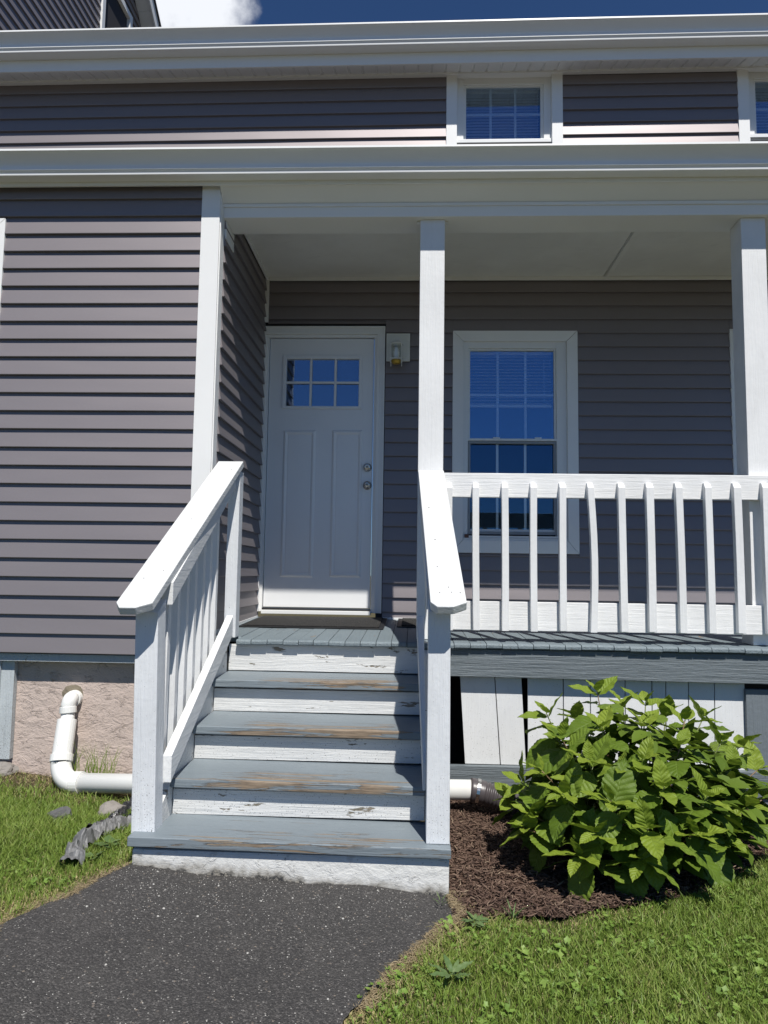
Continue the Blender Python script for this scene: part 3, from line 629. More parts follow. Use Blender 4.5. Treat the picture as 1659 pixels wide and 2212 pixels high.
# ------------------------------------------------------------------ tall gabled wing seen beyond the upper gutter
tall = empty('gabled_house_wing', (-4.2, 7.5, .1), 'tall dark sided gable wall with a small white window rising behind the upper gutter', 'house')
TX = -3.7
def rake(y): return 8.54-.735*(y-8.757)
ft = lambda u, o, z: (TX+o, u, z)
z = 5.3
while z < 11.2:
    ye = min(9.4, 8.757+(8.54-z-.06)/.735)
    for (p, q) in segs(5.33, ye, [(7.57, 8.42, 6.2, 8.40)], z, z+.109): lap_board(tall, p, q, z, z+.109, ft, nseg=3)
    z += .109
MB().extr([(5.33, 0.0), (9.5, 0.0), (9.5, rake(9.5)), (5.33, rake(5.33))], [lambda y, z_, X=X: (X, y, z_) for X in (TX-.3, TX-.008)]).build('wall', 'room', tall)
m = MB(); 
def rk(name, mat, xa, xb, off0, off1, ya=5.25, yb=9.6):
    MB().hexa([(xa, ya, rake(ya)+off0), (xb, ya, rake(ya)+off0), (xb, yb, rake(yb)+off0), (xa, yb, rake(yb)+off0), (xa, ya, rake(ya)+off1), (xb, ya, rake(ya)+off1), (xb, yb, rake(yb)+off1), (xa, yb, rake(yb)+off1)]).build(name, mat, tall, .001)
y = 5.4
while y < 9.4:
    MB().hexa([(xx, yy, rake(yy)+o_) for o_ in (-.012, 0) for xx, yy in ((TX+.004, y), (TX+.19, y), (TX+.19, y+.15), (TX+.004, y+.15))]).build('soffit_panel', 'trim_white', tall, .003); y += .153
rk('fascia', 'trim_white', TX+.191, TX+.21, -.045, .15); rk('roof', 'shingle', TX-.4, TX+.235, .151, .17)
fr = MB()
wy0, wy1, wz = 7.58, 8.41, 8.38
for (a, b, c, d) in ((wy0, wy0+.075, 6.2, wz), (wy1-.075, wy1, 6.2, wz), (wy0+.075, wy1-.075, wz-.075, wz)): fr.box(TX-.02, TX+.035, a, b, c, d)
wn = fr.build('window', 'trim_white', tall, .002)
f2 = MB(); 
for (a, b, c, d) in ((wy0+.076, wy0+.115, 6.2, wz-.076), (wy1-.115, wy1-.076, 6.2, wz-.076), (wy0+.115, wy1-.115, wz-.11, wz-.076)): f2.box(TX-.05, TX-.012, a, b, c, d)
f2.build('sash', 'vinyl_white', wn, .001)
box('pane', 'glass', wn, TX-.04, TX-.037, wy0+.115, wy1-.115, 6.2, wz-.11, 0)
box('muntin', 'vinyl_white', wn, TX-.055, TX-.045, (wy0+wy1)/2-.008, (wy0+wy1)/2+.008, 6.2, wz-.11, 0)
for zz in (7.2, 7.65, 8.0): box('muntin', 'vinyl_white', wn, TX-.056, TX-.046, wy0+.115, wy1-.115, zz, zz+.016, 0)

# ------------------------------------------------------------------ porch
porch = empty('front_porch', (.8, 4.2, .05), 'white front porch with blue grey deck boards, square posts and a railing', 'porch')
def dz_(y): return .927+.030*(y-3.98)
xk = XR+.012; k = 0
while xk < 3.2:
    wd = .0865+random.uniform(-.004, .004); y0 = 3.948+random.uniform(-.004, .004) if xk > -1.0 else 4.062
    zf = dz_(y0)+random.uniform(-.002, .002)
    m = MB(); th = .030
    n = 6; pr = [(xk+.0015, 0), (xk+wd-.0015, 0)]
    prof = [(0, -th), (0, -.010), (.004, -.003), (.011, 0)]
    pts = []
    vb = []
    for X in (xk+.0015, xk+wd-.0012): vb.append([(X, y0+.006, zf-th), (X, y0, zf-th+.006), (X, y0, zf-.010), (X, y0+.004, zf-.003), (X, y0+.013, zf), (X, YW+.0, dz_(YW)), (X, YW, dz_(YW)-th)])
    b = 0; m.v = vb[0]+vb[1]; q = len(vb[0])
    for i in range(q): j = (i+1) % q; m.f.append([i, j, q+j, q+i])
    m.f.append(list(range(q))[::-1]); m.f.append([q+i for i in range(q)])
    m.build('deck_board', 'deck', porch, .0022, segs=2, rough=.0012); xk += wd; k += 1
# fascia, skirting, bottom rail, blue post
def P3(px, py, Y): return onY(px, py, Y)
a = P3(975, 1404, 3.972); b = P3(1659, 1424, 3.972); c = P3(975, 1460.5, 3.972); d = P3(1659, 1478, 3.972)
sl = lambda p, q, x: p[2]+(q[2]-p[2])*(x-p[0])/(q[0]-p[0])
hx('fascia_board', 'fascia_blue', porch, [(.075, 3.972, sl(c, d, .1)), (3.2, 3.972, sl(c, d, 3.2)), (3.2, 4.01, sl(c, d, 3.2)), (.075, 4.01, sl(c, d, .1)), (.075, 3.972, .893), (3.2, 3.972, .893), (3.2, 4.01, .893), (.075, 4.01, .893)], .003, rough=.001)
a = P3(975, 1653, 4.0); b = P3(1100, 1656, 4.0); c = P3(975, 1706, 4.0)
sb = a[2]
hx('bottom_board', 'fascia_blue', porch, [(.10, 3.995, c[2]), (3.2, 3.995, c[2]), (3.2, 4.035, c[2]), (.10, 4.035, c[2]), (.10, 3.995, sb-.002), (3.2, 3.995, sb+.01), (3.2, 4.035, sb+.01), (.10, 4.035, sb-.002)], .003)
sk = [(994, 1069, 1004.5, 1081), (1070, 1127.5, 1082, 1137), (1140.5, 1217.5, 1141, 1218), (1218.6, 1276, 1219, 1277), (1277, 1351.5, 1278, 1352.5), (1352.6, 1409.5, 1353.6, 1411), (1410.6, 1439.6, 1412, 1441), (1440.6, 1488.6, 1442, 1490), (1489.7, 1545, 1491, 1546.5), (1546, 1611, 1548, 1613)]
for i, (a, b, c, d) in enumerate(sk):
    Y = 4.022; ya = Y+.014
    ta, tb = P3(a, 1468, Y)[0], P3(b, 1468, Y)[0]; ba, bb = P3(c, 1650, Y)[0], P3(d, 1650, Y)[0]; z0 = sb+.003 if i > 1 else sb+.002; z1 = .892
    # carry the slant of each board from y=1468..1650 up behind the fascia
    zt = P3(1200, 1468, Y)[2]; zl_ = P3(1200, 1650, Y)[2]; ex = (z1-zt)/(zt-zl_)
    ta, tb = ta+(ta-ba)*ex, tb+(tb-bb)*ex
    if i < 2: Y -= .004
    ba += .0012; bb -= .0012; ta += .0012; tb -= .0012
    hx('skirting_board', 'skirt', porch, [(ba, Y+.014, z0), (bb, Y+.014, z0), (bb, ya+.014, z0), (ba, ya+.014, z0), (ta, Y+.014, z1), (tb, Y+.014, z1), (tb, ya+.014, z1), (ta, ya+.014, z1)], .0015)
pl = P3(1615, 1550, 4.0)
box('porch_pier', 'post_blue', porch, pl[0], pl[0]+.24, 4.012, 4.05, .05, .70, .003)
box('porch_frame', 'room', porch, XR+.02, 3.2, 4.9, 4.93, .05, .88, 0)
box('joist', 'bare_wood', porch, .10, 3.1, 4.045, 4.085, sb-.06, sb-.02, .001)
# posts
def post(x0, x1, y0, y1, z0, z1): return box('post', 'white_z', porch, x0, x1, y0, y1, z0, z1, .004)
p1a, p1b = P3(905.5, 760, 4.08)[0], P3(959, 760, 4.08)[0]
zbeam = 3.412
post(p1a, p1b, 4.08, 4.222, dz_(4.1)+.001, zbeam-.001)
q1 = P3(1600, 475, 4.08)[0]; q2 = P3(1653, 475, 4.08)[0]
post(q1, q2, 4.08, 4.222, dz_(4.1)+.001, zbeam-.001)
box('post_trim', 'trim_white', porch, p1b-.003, p1b+.022, 4.10, 4.20, zbeam-.014, zbeam-.001, .003)
box('post_trim', 'trim_white', porch, p1a-.022, p1a+.003, 4.10, 4.20, zbeam-.014, zbeam-.001, .003)
# beam, ceiling
box('beam', 'trim_white', porch, XR+.004, 3.3, 4.045, 4.245, zbeam, 3.493, .003)
box('beam_trim', 'trim_white', porch, XR+.004, 3.3, 4.036, 4.0445, 3.4745, 3.4935, .002)
box('beam_trim', 'trim_white', porch, XR+.004, 3.3, 4.2455, 4.262, zbeam+.004, 3.493, .002)
box('beam_bracket', 'trim_white', porch, XR+.002, XR+.018, 4.08, 4.27, 3.30, zbeam-.002, .004)
jx = onZ(1325.7, 489.9, 3.573)[0]
box('ceiling_panel', 'ceiling', porch, XR+.004, 1.428, 4.2625, YW, 3.573, 3.585, .002)
box('ceiling_panel', 'ceiling', porch, 1.434, 3.3, 4.2625, YW, 3.575, 3.587, .002)
box('ceiling_batten', 'ceiling', porch, 1.44, 1.475, 4.263, YW-.02, 3.567, 3.5728, .002)
box('ceiling_trim', 'trim_white', porch, XR+.036, 3.3, YW-.03, YW-.016, 3.545, 3.5725, .002)
box('ceiling_trim', 'trim_white', porch, XR+.014, XR+.030, 4.263, YW-.031, 3.545, 3.5725, .002)
# railing
RY = 4.040
a = P3(1300, 1024, RY); b = P3(1300, 1076.5, RY); c = P3(1300, 1303, RY); d = P3(1300, 1365.5, RY)
r0 = P3(960, 1050, RY)[0]; r1 = 3.1
def railb(z0, z1, t0, x0, x1, Y0=RY, Y1=RY+.038, nm='rail'):
    sg = lambda x: t0*(x-1.05)
    return hx(nm, 'white_rail', porch, [(x0, Y0, z0+sg(x0)), (x1, Y0, z0+sg(x1)), (x1, Y1, z0+sg(x1)), (x0, Y1, z0+sg(x0)), (x0, Y0, z1+sg(x0)), (x1, Y0, z1+sg(x1)), (x1, Y1, z1+sg(x1)), (x0, Y1, z1+sg(x0))], .003, rough=.0007)
railb(b[2], a[2], 0, p1b+.001, r1, nm='top_rail'); railb(d[2], c[2], 0, .178, r1, nm='bottom_rail')
BT = [(970, 970.5), (1028, 1029.5), (1091, 1092), (1153, 1154.5), (1216, 1218), (1276, 1283.5), (1343, 1350.5), (1404, 1411.5), (1467, 1478), (1530, 1541), (1593, 1604.5), (1655, 1667)]
for k, (xt, xb) in enumerate(BT):
    Y0, Y1 = RY-.0385, RY-.0006; hw = .0195+random.uniform(-.0015, .0015)
    t = P3(xt, 1046, Y0); bo = P3(xb, 1362+7*(xt-970)/690+random.uniform(-1, 3), Y0)
    zt = t[2]; zb_ = bo[2]; m = MB(); ns = 7; bow = .014 if k == 5 else (.003*random.uniform(-1, 1))
    rings_ = []
    for i in range(ns):
        f = i/(ns-1); z_ = zb_+(zt-.018-zb_)*f; x_ = bo[0]+(t[0]-bo[0])*f+bow*math.sin(math.pi*min(1, f*1.0))*(1 if k == 5 else 1)
        rings_.append([(x_-hw, Y0, z_), (x_+hw, Y0, z_), (x_+hw, Y1, z_), (x_-hw, Y1, z_)])
    x_ = t[0]; rings_.append([(x_-hw+.003, Y0+.020, zt+.010), (x_+hw-.003, Y0+.020, zt+.010), (x_+hw-.002, Y1, zt+.012), (x_-hw+.002, Y1, zt+.012)])
    for rg in rings_: m.v += rg
    for i in range(len(rings_)-1):
        for q in range(4): r_ = (q+1) % 4; m.f.append([i*4+q, i*4+r_, (i+1)*4+r_, (i+1)*4+q])
    m.f.append([3, 2, 1, 0]); e = (len(rings_)-1)*4; m.f.append([e, e+1, e+2, e+3])
    m.build('baluster', 'white_z', porch, .0018, segs=1)

# ------------------------------------------------------------------ steps
steps = empty('front_steps', (-.47, 3.3, .08), 'weathered wooden steps with peeling blue grey treads and white risers up to the door', 'steps')
TR = [(3.67, onY(640, 1472, 3.67)[2]), (3.36, onY(640, 1574, 3.36)[2]), (3.075, onY(640, 1691, 3.075)[2]), (2.84, onY(640, 1822, 2.84)[2])]
TZ = [z for _, z in TR]
prevz = dz_(3.95)-.03
for k, (y0, z1) in enumerate(TR):
    xa, xb = (-1.020, .066) if k < 3 else (-1.105, .162)
    yb = (3.695+.285+.0) - .285*k + .012; til = -.010*(k+1)/4
    zz = lambda x: z1 + til*(x+.47)
    ya_ = TR[k-1][0] if k else 3.948
    yb2 = ya_+.056
    hx('tread', 'tread' if k < 3 else 'tread_low', steps, [(xa, y0, zz(xa)-.038), (xb, y0, zz(xb)-.038), (xb, yb2+.012, zz(xb)-.036), (xa, yb2+.012, zz(xa)-.036), (xa, y0, zz(xa)), (xb, y0, zz(xb)), (xb, yb2+.012, zz(xb)+.002), (xa, yb2+.012, zz(xa)+.002)], .006, segs=3, rough=.0012)
    hx('riser', 'riser', steps, [(xa2, yy, zz_) for zz_ in (z1+.0075, prevz-.001) for xa2, yy in ((-1.018, ya_+.038), (.064, ya_+.038), (.064, yb2), (-1.018, yb2))], .0015)
    prevz = z1-.042-.0055
box('step_base', 'concrete_paint', steps, -1.092, .156, 2.864, 3.13, -.1, TZ[3]-.048, .010, segs=2, rough=.003)
for (xa, xb) in ((-1.062, -1.0215), (.0675, .108)):
    m = MB(); 
    m.hexa([(x, y, z) for z_, _ in ((0, 0),) for x, y, z in ((xa, 2.99, .08), (xb, 2.99, .08), (xb, 3.96, .60), (xa, 3.96, .60), (xa, 2.99, .34), (xb, 2.99, .34), (xb, 3.96, .885), (xa, 3.96, .885))])
    m.build('stringer', 'riser', steps, .002)
# newels and handrails
def newel(px0, px1, pxt0, pxt1, yb_, ztop, Y, mat='white_newel'):
    a, b = onY(px0, yb_, Y), onY(px1, yb_, Y); c, d = onY(pxt0, 1325, Y), onY(pxt1, 1325, Y); z0 = TZ[3]-.004; t = (ztop-z0)/(c[2]-z0)
    e = .09; Y1 = Y+e
    xs4 = [a[0], b[0], a[0]+(c[0]-a[0])*t, b[0]+(d[0]-b[0])*t]
    return hx('newel_post', mat, steps, [(xs4[0], Y, z0), (xs4[1], Y, z0), (xs4[1], Y1, z0), (xs4[0], Y1, z0), (xs4[2], Y, ztop-.0), (xs4[3], Y, ztop-.0), (xs4[3], Y1, ztop+.052), (xs4[2], Y1, ztop+.052)], .003, segs=2, rough=.0008)
def cap(xb0, xb1, xt0, xt1, y0, z0, y1, z1, th=.036):
    """sloping handrail board: clipped front corners"""
    def pt(u, y, dn=0):
        f = (y-y0)/(y1-y0); xl = xb0+(xt0-xb0)*f; xr = xb1+(xt1-xb1)*f; s = (z1-z0)/(y1-y0); nrm = math.sqrt(1+s*s)
        return (xl+(xr-xl)*u, y+dn*s/nrm, z0+(z1-z0)*f-dn/nrm)
    pl_ = [(0, y0+.0), (.17, y0-.030), (.62, y0-.030), (1, y0+.0), (1, y1), (0, y1)]
    m = MB(); m.v = [pt(u, y) for u, y in pl_]+[pt(u, y, th) for u, y in pl_]
    m.f = [[0, 1, 2, 3, 4, 5], [11, 10, 9, 8, 7, 6]]+[[i, (i+1) % 6, 6+(i+1) % 6, 6+i][::-1] for i in range(6)]
    return m.build('handrail', 'white_cap', steps, .004, segs=2, rough=.0006)
YN = 2.885
newel(282.4, 333.5, 293, 341.5, 1804, 1.128, YN+.015); newel(920, 971.5, 925.7, 973.4, 1825, 1.150, YN)
cl0, cl1 = onY(251, 1300.7, 2.80), onY(329, 1302, 2.80); tl0, tl1 = onY(472, 996, 4.0), onY(525.8, 996.5, 4.0)
cap(cl0[0], cl1[0], tl0[0], tl1[0], 2.80, cl0[2], 4.0, tl0[2])
cr0, cr1 = onY(930, 1299.6, 2.80), onY(1008.6, 1299.6, 2.80); tr0, tr1 = onY(903.6, 1015.2, 4.07), onY(958.6, 1015.2, 4.07)
cap(cr0[0], cr1[0], tr0[0], tr1[0], 2.80, cr0[2], 4.078, tr0[2])
sL = (tl0[2]-cl0[2])/1.2; sR = (tr0[2]-cr0[2])/1.27
def slope_rail(nm, x0, x1, xt0, xt1, ya, yb, za, zb, h):
    return hx(nm, 'white_y', steps, [(x0, ya, za-h), (x1, ya, za-h), (xt1, yb, zb-h), (xt0, yb, zb-h), (x0, ya, za), (x1, ya, za), (xt1, yb, zb), (xt0, yb, zb)], .003, rough=.0006)
zL = lambda y: cl0[2]+sL*(y-2.80)-.043; zR = lambda y: cr0[2]+sR*(y-2.80)-.043
slope_rail('sub_rail', -1.050, -1.012, -1.042, -1.004, YN+.107, 3.972, zL(YN+.107), zL(3.972), .095)
slope_rail('sub_rail', .062, .100, .036, .074, YN+.092, 4.078, zR(YN+.092), zR(4.078), .095)
bz0 = onY(353, 1632, 2.99)[2]; bz1 = onY(497, 1329, 3.968)[2]
slope_rail('bottom_rail', -1.028, -.990, -1.034, -.996, YN+.107, 3.968, bz0, bz1, .11)
slope_rail('bottom_rail', .052, .0655, .030, .068, YN+.0915, 3.96, bz0+.0, bz1+.01, .11)
# top posts beside the deck edge
box('stair_post', 'white_newel', steps, -1.049, -.983, 3.973, 4.055, .932, zL(3.973)-.0, .003, segs=2)
box('stair_post', 'white_newel', steps, .030, .073, 3.9615, 4.075, .932, zR(3.9615)-.097, .003)
for side in (0, 1):
    n = 7
    for i in range(n):
        y = 3.085+i*.122+random.uniform(-.004, .004); hw = .0185
        if side == 0: x0, x1 = -1.088-.000*(y-3), -1.0525; zt = zL(y)-.002; zb_ = bz0+(bz1-bz0)*(y-2.99)/.98-.125
        else: x0, x1 = .1015, .137; zt = zR(y)-.002; zb_ = bz0+(bz1-bz0)*(y-2.99)/.98-.125
        s = sL if side == 0 else sR
        hx('baluster', 'white_z', steps, [(x0, y-hw, zb_), (x1, y-hw, zb_), (x1, y+hw, zb_), (x0, y+hw, zb_), (x0, y-hw, zt-hw*s), (x1, y-hw, zt-hw*s), (x1, y+hw, zt+hw*s), (x0, y+hw, zt+hw*s)], .002)

# ------------------------------------------------------------------ lantern, mats
p0 = onY(834.5, 720, YW-.03); p1 = onY(885.4, 780, YW-.03)
lamp = empty('wall_lantern', (p0[0]+.07, YW-.03, p1[2]), 'small white wall lantern with a clear glass shade and bare bulb beside the front door', 'wall light')
box('mounting_block', 'lamp_white', lamp, p0[0]+.002, p1[0], YW-.030, YW-.0155, p1[2], p0[2], .004, segs=3)
q0 = onY(841, 727, YW-.04); q1_ = onY(878, 772, YW-.04)
box('back_plate', 'lamp_white', lamp, q0[0], q1_[0], YW-.038, YW-.0305, q1_[2], q0[2], .003)
YLm = YW-.095; c = onY(856, 760, YLm); cxm = c[0]; zt = onY(856, 744.5, YLm)[2]; zb_ = onY(856, 777, YLm)[2]; zd = onY(856, 736, YLm)[2]; r = .047
MB().tube([(cxm, YLm, zt), (cxm, YLm, zt+.006), (cxm, YLm, zt+.018), (cxm, YLm, zt+.028), (cxm, YLm, zt+.032)], [r+.004, r+.004, r*.82, r*.45, .004], 20).build('lantern_cap', 'lamp_white', lamp, smooth=True)
MB().tube([(cxm, YLm, zt+.03), (cxm, YLm+.03, zt+.045), (cxm, YLm+.060, zt+.03)], .005, 8).build('lantern_arm', 'lamp_white', lamp, smooth=True)
for (ax, ay) in ((-1, -1), (1, -1), (-1, 1), (1, 1)):
    box('cage_bar', 'lamp_white', lamp, cxm+ax*r*.86-.003, cxm+ax*r*.86+.003, YLm+ay*r*.86-.003, YLm+ay*r*.86+.003, zb_-.038, zt, .001)
m = MB(); ring(m, cxm-r, cxm+r, YLm-r, YLm+r, 0, 0, 0, 0, 0, 0); m = MB()
m.box(cxm-r, cxm+r, YLm-r, YLm-r+.007, zb_-.004, zb_+.004); m.box(cxm-r, cxm+r, YLm+r-.007, YLm+r, zb_-.004, zb_+.004); m.box(cxm-r, cxm-r+.007, YLm-r+.007, YLm+r-.007, zb_-.004, zb_+.004); m.box(cxm+r-.007, cxm+r, YLm-r+.007, YLm+r-.007, zb_-.004, zb_+.004)
m.build('cage_ring', 'lamp_white', lamp, .001)
MB().tube([(cxm, YLm, zt-.001), (cxm, YLm, zb_+.004)], r*.76, 20, cap=False).build('glass_shade', 'lamp_glass', lamp, smooth=True)
MB().tube([(cxm, YLm, zb_+.0), (cxm, YLm, zb_+.028), (cxm, YLm, zb_+.05), (cxm, YLm, zb_+.066), (cxm, YLm, zt-.03), (cxm, YLm, zt-.022)], [.012, .028, .030, .022, .016, .008], 18).build('bulb', 'bulb', lamp, smooth=True)
MB().tube([(cxm, YLm, zb_-.004), (cxm, YLm, zb_-.012), (cxm, YLm, zb_-.03), (cxm, YLm, zb_-.034)], [r*.78, r*.82, r*.66, r*.2], 20).build('lantern_base', 'brass', lamp, smooth=True)
def doormat(label, x0, x1, y0, y1, skew=0):
    t = empty('doormat', ((x0+x1)/2, y0, dz_(y0)), label, 'doormat')
    def pl_(nm, mat, a, b, c, d, lo, hi, bv): return MB().hexa([(x, y, dz_(y)+h) for h in (lo, hi) for x, y in ((a, c), (b, c), (b, d), (a, d))]).build(nm, mat, t, bv)
    pl_('rubber_border', 'black', x0, x1, y0, y1, .003, .009, .002); pl_('pile', 'mat_fibre', x0+.03, x1-.03, y0+.03, y1-.03, .0095, .016, .003)
def deckpt(px, py):
    z = .93
    for _ in range(10): p = onZ(px, py, z+.009); z = dz_(p[1])
    return p
a = deckpt(514, 1352); b = deckpt(828, 1358)
doormat('black ribbed rubber doormat lying in front of the white door', a[0], b[0], (a[1]+b[1])/2, 5.262)
b2 = deckpt(857, 1353)
doormat('grey doormat on the porch boards to the right of the door behind the handrail', b2[0], b2[0]+.62, b2[1], 5.26)

# ------------------------------------------------------------------ drain pipe along the foundation
dp = empty('drain_pipe', (-1.8, 3.9, .08), 'white plastic drain pipe leaving the pink foundation and running behind the steps', 'drain pipe')
def arc(p0, p1, p2, n=9): 
    p0, p1, p2 = map(Vector, (p0, p1, p2)); return [(p0*(1-t)**2+p1*2*t*(1-t)+p2*t*t) for t in np.linspace(0, 1, n)]
A = Vector(onY(160, 1508, 4.07)); A2 = Vector(onY(152, 1508, 4.015)); B = Vector(onY(147, 1528, 4.012)); 
MB().tube([A, *arc(A+Vector((-.003, -.02, 0)), A2+Vector((-.002, -.004, .003)), B, 10)], [.041]+[.040]*10, 20).build('elbow', 'pvc', dp, smooth=True)
MB().tube([A+Vector((0, .03, 0)), A+Vector((0, -.018, -.001))], .046, 20).build('collar', 'pvc', dp, .003, smooth=False)
B1 = Vector(onY(147, 1540, 4.008)); MB().tube([B+Vector((0, 0, .004)), B1], .0455, 20).build('collar', 'pvc', dp, .002)
B2 = Vector(onY(145, 1560, 4.0)); MB().tube([B1, B2], .037, 20).build('pipe_length', 'pvc', dp, smooth=True)
C2 = Vector(onY(134, 1630, 3.93)); MB().tube([Vector(onY(145, 1555, 4.0)), C2], [.052, .0525], 22).build('sleeve', 'pvc', dp, .002)
C3 = Vector(onY(132, 1646, 3.915)); MB().tube([C2, C3], .060, 22).build('collar', 'pvc', dp, .003)
D1 = Vector(onY(160, 1690.5, 3.87)); D0 = Vector(onY(130.5, 1686, 3.88))
MB().tube([C3+Vector((0, 0, .01)), *arc(C3, D0, D1, 12)], .0535, 22).build('elbow', 'pvc', dp, smooth=True)
D2 = Vector(onY(177, 1691, 3.862)); MB().tube([D1, D2], .0585, 22).build('collar', 'pvc', dp, .003)
E1 = Vector(onY(1020, 1706.5, 3.80)); MB().tube([D2-Vector((.02, 0, 0)), E1], [.0505, .0505], 22).build('pipe_length', 'pvc', dp, smooth=True)
m = MB(); pts = []; rr = []; E2 = E1+Vector((.26, -.02, -.045))
for i in range(60):
    f = i/59; p = E1.lerp(E2, f)+Vector((0, 0, -.03*f*f)); p.x -= .008 if i == 0 else 0
    pts.append(p); rr.append(.060 if f < .22 else (.058+.0045*math.cos(i*2*math.pi/4.5)))
m.tube(pts, rr, 20).build('flexible_coupling', 'coupling', dp, smooth=True)
MB().tube([E1.lerp(E2, .08), E1.lerp(E2, .145)], .0625, 22).build('hose_clamp', 'steel', dp, .001)
m = MB(); cc = onY(156, 1505, 4.08); n = 22; ring_ = []
m.v.append((cc[0], 4.066, cc[2]+.005))
for i in range(n):
    t = 2*math.pi*i/n; rr_ = .066+.010*noise.noise(Vector((math.cos(t)*2, math.sin(t)*2, 1))); m.v.append((cc[0]+rr_*math.cos(t), 4.086, cc[2]+.008+rr_*math.sin(t)*.95)); m.f.append([0, 1+i, 1+(i+1) % n])
m.build('hole_seal', 'caulk', dp)

# ------------------------------------------------------------------ crumpled plastic, rocks, pebbles
film = empty('landscape_fabric', (*G(200, 1850)[:2], .13), 'torn sheet of crumpled silver and black plastic lying in the grass beside the steps', 'plastic sheet')
def crumple(name, mat, path, width, seed, h=.03):
    path = [Vector(G(*p)) for p in path]; m = MB(); nu, nv = 46, 12
    for i in range(nu):
        f = i/(nu-1)*(len(path)-1); k = min(int(f), len(path)-2); p = path[k].lerp(path[k+1], f-k); d = (path[k+1]-path[k]).normalized(); s = Vector((-d.y, d.x, 0))
        wv = width*(.75+.5*noise.noise(Vector((i*.23, seed, 0))))
        for j in range(nv):
            u = j/(nv-1)-.5; q = p+s*u*wv
            z_ = h*(1-4*u*u)*.8+h*.9*noise.noise(Vector((q.x*19, q.y*19, seed)))+h*.5*noise.noise(Vector((q.x*55, q.y*55, seed)))
            m.v.append((q.x+.01*noise.noise(q*40), q.y, q.z+.022+max(-.012, z_)))
    for i in range(nu-1):
        for j in range(nv-1): m.f.append([i*nv+j, i*nv+j+1, (i+1)*nv+j+1, (i+1)*nv+j])
    return m.build(name, mat, film)
crumple('film_strip', 'film', [(150, 1884), (166, 1842), (205, 1812), (248, 1795), (290, 1788)], .11, 3, .045)
crumple('film_strip', 'film_black', [(196, 1808), (236, 1788), (262, 1770), (292, 1742)], .075, 8, .03)
def rock(px, py, r, mat, label, sq=.6, seed=1):
    p = G(px, py); bm = bmesh.new(); bmesh.ops.create_icosphere(bm, subdivisions=3, radius=1)
    for v_ in bm.verts:
        n_ = v_.co.normalized(); k = 1+.35*noise.noise(n_*1.7+Vector((seed, 0, 0)))+.12*noise.noise(n_*5+Vector((seed, 0, 0)))
        v_.co = Vector((n_.x*k*r, n_.y*k*r*.8, n_.z*k*r*sq))
    me = bpy.data.meshes.new('rock'); bm.to_mesh(me); bm.free(); me.materials.append(MATS[mat])
    o = bpy.data.objects.new('rock', me); C.objects.link(o); o.location = (p[0], p[1], p[2]+r*sq*.25); tag(o, label, 'rock'); return o
rock(127, 1772, .065, 'rock_dark', 'dark grey rock half sunk in the grass below the pipe elbow', .7, 3)
rock(243, 1762, .075, 'rock', 'pale rough stone in the grass next to the left newel post', .7, 9)
rock(8, 1668, .07, 'rock', 'pale mortar lump at the foot of the old corner board', .6, 5)

# ------------------------------------------------------------------ loose ground cover, as numpy meshes
def bulk(name, V, Fc, nper, mat, tint, kind='stuff', uv=None):
    me = bpy.data.meshes.new(name); nv = len(V); nf = len(Fc)
    lens = np.array([len(f) for f in Fc[:nper]], dtype=np.int32) if isinstance(Fc, list) else None
    me.vertices.add(nv); me.vertices.foreach_set('co', V.astype(np.float32).ravel())
    loops = np.concatenate([np.asarray(f, dtype=np.int32).ravel() for f in Fc]); tot = np.concatenate([np.full(len(f), f.shape[1], dtype=np.int32) for f in Fc])
    me.loops.add(len(loops)); me.loops.foreach_set('vertex_index', loops)
    me.polygons.add(len(tot)); st = np.concatenate([[0], np.cumsum(tot)[:-1]]).astype(np.int32)
    me.polygons.foreach_set('loop_start', st); me.polygons.foreach_set('loop_total', tot)
    at = me.attributes.new('tint', 'FLOAT', 'POINT'); at.data.foreach_set('value', tint.astype(np.float32))
    me.update(calc_edges=True); me.materials.append(MATS[mat]); o = bpy.data.objects.new(name, me); C.objects.link(o)
    if kind: o['kind'] = kind
    return o
def nz2(x, y, s, seed=0): return np.array([noise.noise(Vector((a*s, b*s, seed))) for a, b in zip(x, y)])
